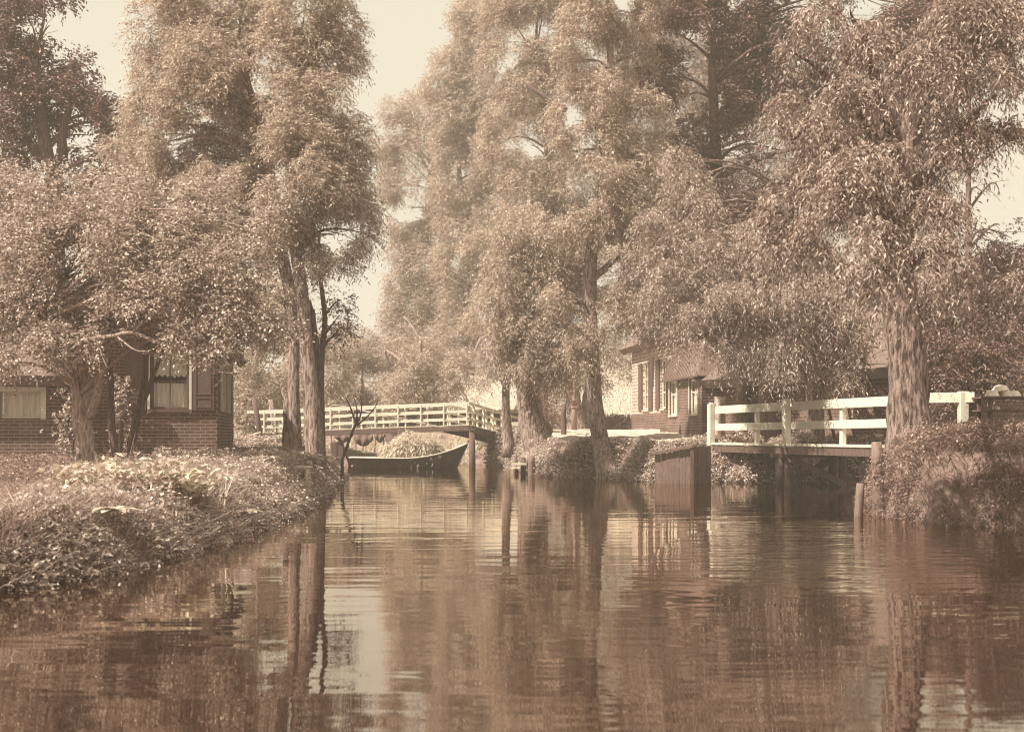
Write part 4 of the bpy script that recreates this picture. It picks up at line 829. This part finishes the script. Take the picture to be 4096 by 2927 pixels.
def stump(label, loc, h, r, m, lean=(0, 0), name='mooring_post', cat='post', seg=10, flat=False):
    mb = MB(); n_ = 6; pts = [(lean[0]*i/n_, lean[1]*i/n_, -.6+(h+.6)*i/n_) for i in range(n_+1)]
    mb.tube(pts, [r*(1.1-.2*i/n_)*random.uniform(.92, 1.08) for i in range(n_)]+[r*.82], seg, .05); o = mb.build(name, m, None, True); o.location = loc; return tag(o, label, cat)
stump('tall eroded pale timber stake at the corner of the right bank', (6.02, 18.0, 0), 1.18, .10, M['wood_grey'], (-.05, .02), 'timber_stake', 'stake')
stump('short rotten stake rising from the water at the right bank', (5.5, 17.6, 0), .52, .07, M['wood_grey'], (.07, 0), 'timber_stake', 'stake')
o = None
# landing with posts
ld = thing('landing_stage', 'small wooden landing step with white-edged plank below the great willow', 'landing stage', (.35, 36.4, 0))
for x, y, h, r in ((-.22, .1, .62, .06), (.02, -.1, .55, .09), (-.2, -.3, .2, .07)):
    mb = MB(); mb.tube([(x, y, -.5), (x, y, 0), (x, y, h)], [r, r, r*.95], 10, .03); mb.build('post', M['wood_dark'], ld, True)
mb = MB(); mb.box((-.38, -.42, .30), (.12, -.12, .36)); mb.box((-.40, -.46, .18), (-.1, -.4, .26)); mb.build('step', M['wood_pale'], ld)
stump('thick grey mooring post right of the landing step', (.62, 35.2, 0), .62, .12, M['wood_grey'])
stump('dark upright post on the yard before the shrub', gpos(1.86, 39.5), 1.12, .10, M['wood_dark'], (0, 0), 'yard_post', 'post')
pu = thing('iron_pump', 'iron ringed pump column on the yard beside the dark post', 'pump', gpos(2.55, 45))
mb = MB(); mb.tube([(0, 0, -.1), (0, 0, .85), (0, 0, .92)], [.13, .11, .1], 14); mb.build('base_column', M['iron'], pu, True)
mb = MB()
for z in (.93, 1.22): mb.tube([(0, 0, z), (0, 0, z+.02), (0, 0, z+.05), (0, 0, z+.07)], [.12, .155, .155, .12], 14)
mb.build('ring', M['iron'], pu, True)
mb = MB(); mb.tube([(0, 0, .98), (0, 0, 1.5), (0, 0, 2.3)], [.085, .07, .05], 12); mb.build('upper_column', M['iron'], pu, True)
mb = MB(); mb.tube([(.05, 0, 1.12), (.2, 0, 1.14), (.34, 0, 1.05)], [.035, .03, .03], 8); mb.build('spout', M['iron'], pu, True)

# ------------------------------------------------------------------ far white bridge
fb = thing('white_bridge', 'long white railed footbridge crossing the canal beyond the hay boat', 'footbridge', (-1.7, 43.8, 0))
O2 = Vector((-1.7, 43.8, 0))
BL, BR = Vector((-10.55, 45.2, 0)), Vector((-1.7, 43.8, 0)); bd_ = (BR-BL).normalized(); bn_ = Vector((-bd_.y, bd_.x, 0))
zl, zr = 1.36, 1.68
def deckz(u): return zl+(zr-zl)*u+.02*math.sin(math.pi*u)
for side in (0, 1):
    off = bn_*(1.15*side)
    for za, hh in ((.86, .11), (.56, .09), (.25, .09)):
        mb = MB()
        for i in range(8):
            u0, u1 = i/8, (i+1)/8; ov = -.35/8.96 if (i == 0 and za > .8) else 0
            a, b = BL.lerp(BR, u0+ov), BL.lerp(BR, u1); mb.beam(a+off+Vector((0,0,deckz(u0)+za))-O2, b+off+Vector((0,0,deckz(u1)+za))-O2, .05, hh)
        mb.build('rail', M['white'], fb)
    N_ = 10
    for i in range(N_):
        u = .045+.945*i/(N_-1); p = BL.lerp(BR, u)+off; ln = bn_*(.0 if side == 0 else .12)+bd_*(-.0 if side == 0 else -.07)
        mb = MB(); f_ = -.045 if side == 0 else .045
        mb.beam(p+bn_*f_+Vector((0,0,deckz(u)-.02))-O2, p+bn_*f_+ln*(1 if side else 0)+Vector((0,0,deckz(u)+.85))-O2, .085 if side == 0 else .075, .05, (bd_.x, bd_.y, 0)); mb.build('post', M['white'], fb)
mb = MB()
for i in range(60):
    u = (i+.5)/60; p = BL.lerp(BR, u); mb.beam(p-bn_*.08+Vector((0,0,deckz(u)))-O2, p+bn_*1.25+Vector((0,0,deckz(u)))-O2, .13, .035)
mb.build('deck', M['wood_pale'], fb)
for off in (0, 1.1):
    mb = MB()
    for i in range(6):
        u0, u1 = i/6, (i+1)/6; mb.beam(BL.lerp(BR, u0)+bn_*off+Vector((0,0,deckz(u0)-.13))-O2, BL.lerp(BR, u1)+bn_*off+Vector((0,0,deckz(u1)-.13))-O2, .14, .19)
    mb.build('girder', M['wood_dark'], fb)
# ramp down to the right bank
RE = Vector((.35, 48.4, 0)); rd = (RE-BR).normalized(); rn = Vector((-rd.y, rd.x, 0)); zE = 1.14
for side in (0, 1):
    off = rn*(1.15*side)
    for za, hh in ((.86, .10), (.56, .08), (.25, .08)):
        mb = MB(); mb.beam(BR+off+Vector((0,0,zr+za))-O2, RE+off+Vector((0,0,zE+za))-O2, .05, hh); mb.build('rail', M['white'], fb)
    for i in range(6):
        u = .06+.9*i/5; p = BR.lerp(RE, u)+off; z = zr+(zE-zr)*u
        mb = MB(); mb.beam(p-rn*.045+Vector((0,0,z-.04))-O2, p-rn*.045+Vector((0,0,z+.86))-O2, .085, .05, (rd.x, rd.y, 0)); mb.build('post', M['white'], fb)
mb = MB()
for i in range(26):
    u = (i+.5)/26; p = BR.lerp(RE, u); z = zr+(zE-zr)*u; mb.beam(p-rn*.08+Vector((0,0,z-.02))-O2, p+rn*1.25+Vector((0,0,z-.02))-O2, .16, .035)
mb.build('ramp_deck', M['wood_pale'], fb)
for off in (-.02, 1.1):
    mb = MB(); mb.beam(BR+rn*off+Vector((0,0,zr-.16))-O2, RE+rn*off+Vector((0,0,zE-.16))-O2, .14, .26); mb.build('girder', M['wood_dark'], fb)
mb = MB(); mb.tube([Vector((.16, -.85, -.7)), Vector((.15, -.85, .4)), Vector((.14, -.85, 1.46))], [.13, .125, .12], 12, .03); mb.build('pile', M['wood_dark'], fb, True)
mb = MB(); mb.beam(Vector((.14, -1.0, 1.50)), Vector((.2, 1.5, 1.50)), .22, .1); mb.build('crosshead', M['wood_dark'], fb)
# left abutment
for x, y, a, b, s in ((-10.35, 45.0, .5, 1.30, .26), (-10.05, 45.1, .5, 1.08, .22)):
    mb = MB(); mb.beam(Vector((x, y, a-.4))-O2, Vector((x, y, b))-O2, s, s); mb.build('abutment_block', M['wood_dark'], fb)
mb = MB(); mb.beam(Vector((-10.0, 45.15, 1.05))-O2, Vector((-8.4, 44.95, 1.03))-O2, .2, .34); mb.build('bearer', M['wood_dark'], fb)
for x, y in ((-7.1, 43.9), (-7.0, 44.9)):
    mb = MB(); mb.beam(Vector((x, y, 0))-O2, Vector((x, y, .98))-O2, .24, .24); mb.add([Vector((x-.12, y-.12, .98))-O2, Vector((x+.12, y-.12, .98))-O2, Vector((x+.12, y+.12, .98))-O2, Vector((x-.12, y+.12, .98))-O2, Vector((x, y, 1.1))-O2], [(0,1,4),(1,2,4),(2,3,4),(3,0,4)])
    mb.build('pier_post', M['wood_dark'], fb)
def leaning(label, a, b, r0, r1, m, name='leaning_post', cat='post'):
    mb = MB(); a = Vector(a); b = Vector(b); mb.tube([a-a, (b-a)*.5+Vector((r0*.2, 0, 0)), b-a], [r0, (r0+r1)/2, r1], 9, .04); o = mb.build(name, m, None, True); o.location = a; return tag(o, label, cat)
leaning('tall dark tarred post leaning left at the bridge head', at(262,450,44.6), at(253.7,396.4,44.6), .13, .10, M['wood_dark'])
leaning('grey leaning post behind the first rails of the white bridge', at(276,446,47), at(270.5,399,47), .13, .10, M['bark'])
leaning('long pale pole resting on the bridge head from the cottage side', at(224,443,44.3), at(261,432,44.3), .06, .05, M['wood_pale'], 'punting_pole', 'pole')
leaning('thin pale pole lying below the bridge deck left of the willows', at(262,438,44.4), at(291,433.6,44.4), .035, .03, M['wood_pale'], 'punting_pole', 'pole')
def rope(label, pts, r=.014):
    mb = MB(); mb.tube(pts, [r]*len(pts), 5); return tag(mb.build('rope', M['rope'], None, True), label, 'rope')
rope('slack rope running along the white bridge rail to the post', [at(326,409,42.8), at(333,404.2,42.8), at(345,406,42.8), at(370,411,42.9), at(400,417.5,43), at(430,424,43), at(453,428.3,43.2)])
rope('lower of the two ropes slung along the white bridge', [at(362,410,43), at(392,417.5,43), at(412,421.5,43), at(435,426,43), at(453,428.6,43.2)], .012)

# low white fence on the far shore
def rail_fence(name, label, pts, h, zs, cat='fence', m='white'):
    o = thing(name, label, cat, pts[0]); b0 = Vector(pts[0])
    for p in pts:
        mb = MB(); mb.beam(Vector(p)-b0-Vector((0,0,.15)), Vector(p)-b0+Vector((0,0,h)), .12, .12); mb.build('post', M[m], o)
    for z, w_ in zs:
        mb = MB()
        for a, b in zip(pts[:-1], pts[1:]): mb.beam(Vector(a)-b0+Vector((0,-.065,z)), Vector(b)-b0+Vector((0,-.065,z)), .04, w_)
        mb.build('rail', M[m], o)
    return o
gp = gpos(-2.5, 48.6); rail_fence('low_fence', 'low white rail fence behind the hay boat bow', [gp, gpos(-1.55, 48.6), gpos(-.9, 48.9)], .75, [(.42, .15), (.08, .12)])
rail_fence('gate_panel', 'small white gate panel at the foot of the bridge ramp', [(.0, 46.9, 1.2), (.42, 46.9, 1.2)], .62, [(.55, .16), (.06, .16)], 'gate')
# crate by the water
w = MB(); w.box((-.2, -.15, 0), (.2, .15, .3)); w.box((-.215, -.165, .3), (.215, .165, .33)); w.box((-.21, -.162, .12), (.21, -.151, .15)); o = w.build('wooden_crate', M['wood_grey']); o.location = gpos(-2.75, 47.6); tag(o, 'dark wooden crate on the far shore behind the boat bow', 'crate')

# nets on stakes
stk = thing('net_rack', 'row of thin stakes carrying the tanned fishing nets on the far shore', 'net rack', (0, 0, 0))
sx = [-8.0, -7.55, -7.25, -6.95, -6.6, -6.1, -5.7, -5.25, -4.75]
for i, x in enumerate(sx):
    y = 48.8+.15*(i % 2); g = gpos(x, y)[2]; mb = MB(); mb.tube([(x-.04, y, g-.2), (x, y, g+.5), (x+random.uniform(-.04, .04), y, 1.58)], [.028, .025, .02], 6); mb.build('stake', M['wood_dark'], stk)
def net(label, x0, x1, zb, y=48.75, sag=.3):
    mb = MB(); nx, nz = 14, 10; vs = []
    for i in range(nx+1):
        u = i/nx
        for j in range(nz+1):
            v = j/nz; bot = zb+sag*(2*u-1)**2*1.0; top = 1.52-.06*math.sin(u*3.14)
            vs.append((x0+(x1-x0)*u, y+.07*math.sin(u*17+v*2)*v+.05*math.sin(v*7)-.05*math.sin(u*3.14), top+(bot-top)*v))
    mb.add(vs, [(i*(nz+1)+j, (i+1)*(nz+1)+j, (i+1)*(nz+1)+j+1, i*(nz+1)+j+1) for i in range(nx) for j in range(nz)])
    o = mb.build('fishing_net', M['net'], None, True); s_ = o.modifiers.new('thick', 'SOLIDIFY'); s_.thickness = .015; return tag(o, label, 'fishing net', 'fishing nets hung to dry')
net('small bunched fishing net hung leftmost on the stakes', -7.9, -7.05, .95)
net('wide plain fishing net hanging left of the middle stake', -7.0, -6.15, .78, 48.7)
net('short narrow fishing net hung between the two wide ones', -6.1, -5.62, .95)
net('widest deep-sagging fishing net next to the hay heap', -5.6, -4.5, .55, 48.7, .5)

# ------------------------------------------------------------------ boats
def boat(label, loc, rz, Lh, beam, sheer, m_hull, m_in, bowrise, name='punt_boat'):
    b = thing(name, label, 'boat', loc, rz); n_ = 24
    def sec(u):           # u 0 stern .. 1 bow
        wd = beam/2*(.62+.38*math.sin(min(1, u*1.9)*math.pi/2)) if u < .55 else beam/2*(1-((u-.55)/.45)**2.0)*1.0+.02
        zg = sheer[0]*(1-u)**3*.3+sheer[1]+bowrise*max(0, (u-.45)/.55)**2.0
        x = -Lh/2+Lh*u; xb = -Lh/2*.90+Lh*.84*u
        return x, xb, wd, zg
    outer = []; inner = []
    for i in range(n_+1):
        x, xb, wd, zg = sec(i/n_); wb = wd*.68; zbm = -.12+.10*max(0, (i/n_-.7)/.3)**2
        outer.append([(x, -wd, zg), ((x+xb)/2, -(wd+wb)/2-.02, zg*.5), (xb, -wb, zbm), (xb, wb, zbm), ((x+xb)/2, (wd+wb)/2+.02, zg*.5), (x, wd, zg)])
        k = .93; inner.append([(x*.985, -wd*k, zg-.003), (xb*.97, -wb*k, zbm+.10), (xb*.97, wb*k, zbm+.10), (x*.985, wd*k, zg-.003)])
    def loft(rows, flip):
        mb = MB(); c = len(rows[0]); vs = [v for r in rows for v in r]; fs = []
        for i in range(len(rows)-1):
            for j in range(c-1):
                q = (i*c+j, i*c+j+1, (i+1)*c+j+1, (i+1)*c+j); fs.append(q if flip else q[::-1])
        fs.append(tuple(range(c))); fs.append(tuple((len(rows)-1)*c+j for j in range(c))[::-1]); mb.add(vs, fs); return mb
    loft(outer, False).build('hull', m_hull, b, True); loft(inner, True).build('inner_planking', m_in, b, True)
    for s in (0, -1):
        mb = MB(); pts = [Vector(r[s])+Vector((0, 0, .012)) for r in outer]; mb.tube(pts, [.028]*len(pts), 6); mb.build('gunwale', M['wood_pale'], b, True)
    mb = MB(); tip = Vector(outer[-1][0]); mb.beam(Vector((outer[-1][2][0]-.02, 0, -.15)), Vector((tip.x+.04, 0, tip.z+.14)), .05, .09, (1, 0, 0)); mb.build('stem_post', M['wood_grey'], b, bevel=.01)
    for u in (.12, .34, .5):
        x, xb, wd, zg = sec(u); mb = MB(); mb.box((x-.11, -wd*.9, zg-.10), (x+.11, wd*.9, zg-.065)); mb.build('thwart', M['wood_pale'], b)
    return b
boat('long dark tarred punt with raised bow carrying hay under the bridge', (-4.02, 42.95, 0), R(4), 4.6, 1.25, (.1, .37), M['tar'], M['wood_grey'], .58)
boat('pale empty punt moored behind the dark hay punt', (-5.65, 45.9, .08), R(172), 2.9, .95, (.05, .40), M['wood_pale'], M['wood_pale'], .30)
def heap(name, label, loc, rx, ry, rz_, n, h, w_, m, leafy=False):
    u = unit(rng.normal(0, 1, (n, 3))); u[:, 2] = np.abs(u[:, 2])
    P = u*np.array([rx, ry, rz_])*(.68+.3*rng.random((n, 1))+(.45*vnoise(u*3+loc[0], .9)-.12)[:, None]); D = rng.normal(0, 1, (n, 3))+u*.2; D[:, 2] *= .6
    V = leaves_from(P, D, .2, 4, h, w_, .4) if leafy else leaves_from(P, D, .25, 3, h, w_, .5, 1.2)
    o = np_mesh(name, V, 4, m); o.location = loc
    me = o.data
    # solid core
    mb = MB(); seg, ring = 16, 6; vs = []
    for i in range(ring+1):
        a = i/ring*math.pi/2
        for j in range(seg): vs.append((math.cos(a)*math.cos(j/seg*6.283)*rx*.8, math.cos(a)*math.sin(j/seg*6.283)*ry*.8, math.sin(a)*rz_*.8))
    mb.add(vs, [(i*seg+j, i*seg+(j+1) % seg, (i+1)*seg+(j+1) % seg, (i+1)*seg+j) for i in range(ring) for j in range(seg)])
    mb.build('heap_core', m, o, True); return tag(o, label, 'hay' if not leafy else 'cut greens')
heap('hay_heap', 'tall loose heap of pale hay piled in the dark punt', (-4.05, 43.05, .34), .95, .42, .88, 4200, .24, .028, M['hay'])
heap('reed_bundle', 'lower dark leafy bundle beside the hay in the punt bow', (-3.25, 43.0, .44), .62, .36, .50, 1500, .12, .035, M['leaf_bank'], True)

# plank on the left bank, diagonal props, rack with pans
w = MB(); w.box((-.3, -.12, .16), (.3, .12, .20)); w.box((-.26, -.1, -.3), (-.2, .1, .16)); w.box((.2, -.1, -.3), (.26, .1, .16)); o = w.build('plank_bench', M['wood_pale']); o.location = gpos(-4.05, 20.6, .08); tag(o, 'low pale plank bench half hidden in the left bank weeds', 'bench')
leaning('thin dark prop pole leaning on the barn wall', at(835,440,29.8), at(821,372,29.9), .045, .04, M['wood_dark'], 'prop_pole', 'pole')
leaning('slender prop pole leaning between trunk and barn wall', at(855,438,28.6), at(842,378,28.8), .04, .035, M['wood_dark'], 'prop_pole', 'pole')
leaning('stout pole leaning steeply towards the big willow trunk', at(866,400,27.6), at(845,360,27.9), .06, .05, M['wood_grey'], 'prop_pole', 'pole')
leaning('pale chimney pipe standing on the yard behind the first rail post', at(717,446,33), at(717,396,33), .10, .10, M['stone'], 'pipe_post', 'post')
leaning('brown pipe standing right of the pale pipe behind the rails', at(722,446,33.2), at(722,396.5,33.2), .09, .09, M['iron'], 'pipe_post', 'post')
rk = thing('drying_rack', 'dark wooden rack of white pans beyond the worn rail end', 'rack', (9.35, 20.9, 0))
for x, y in ((-.35, -.2), (.8, -.2), (-.35, .3), (.8, .3)):
    mb = MB(); mb.beam((x, y, .7), (x, y, 1.98), .06, .06); mb.build('leg', M['wood_dark'], rk)
mb = MB(); mb.box((-.45, -.3, 1.985), (.9, .4, 2.02)); mb.build('top', M['wood_dark'], rk)
mb = MB(); mb.box((-.45, -.3, 1.74), (.9, .4, 1.77)); mb.build('shelf', M['wood_dark'], rk)
def pan(label, loc, r, h, tilt=(0, 0), name='enamel_pan'):
    mb = MB(); mb.tube([(0,0,0),(0,0,.004),(0,0,h*.5),(0,0,h-.006),(0,0,h)], [r*1.12, r*1.0, r*.86, r*.72, r*.6], 18); o = mb.build(name, M['enamel'], None, True); o.location = loc; o.rotation_euler = (R(tilt[0]), R(tilt[1]), 0); return tag(o, label, 'pan', 'white pans drying on the rack')
pan('upturned white pan at the left end of the rack top', (9.1, 20.85, 2.02), .13, .12)
pan('wide upturned white bowl in the middle of the rack top', (9.45, 20.8, 2.02), .17, .10)
pan('white pan tilted on top of the other pans', (9.3, 20.95, 2.16), .14, .07, (12, -8))
pan('tall white can at the right end of the rack top', (9.85, 20.85, 2.02), .15, .38)
pan('small white cup on the lower shelf of the rack', (9.05, 20.8, 1.77), .05, .09)
pan('second small white cup beside the first on the shelf', (9.18, 20.8, 1.77), .05, .06)

# ------------------------------------------------------------------ haze
mb = MB(); mb.box((-130, -40, -2.2), (130, 140, 37)); hz = mb.build('haze', bpy.data.materials.new('summer_haze'))
hm = hz.data.materials[0]; hm.use_nodes = True; nt = hm.node_tree; nt.nodes.remove(nt.nodes['Principled BSDF'])
pv = nt.nodes.new('ShaderNodeVolumePrincipled'); pv.inputs['Color'].default_value = (.97, .85, .72, 1); pv.inputs['Density'].default_value = .0028
pv.inputs['Anisotropy'].default_value = .0; nt.links.new(pv.outputs[0], nt.nodes['Material Output'].inputs['Volume'])
tag(hz, 'thin warm summer haze fading the far trees', 'haze', kind='stuff')
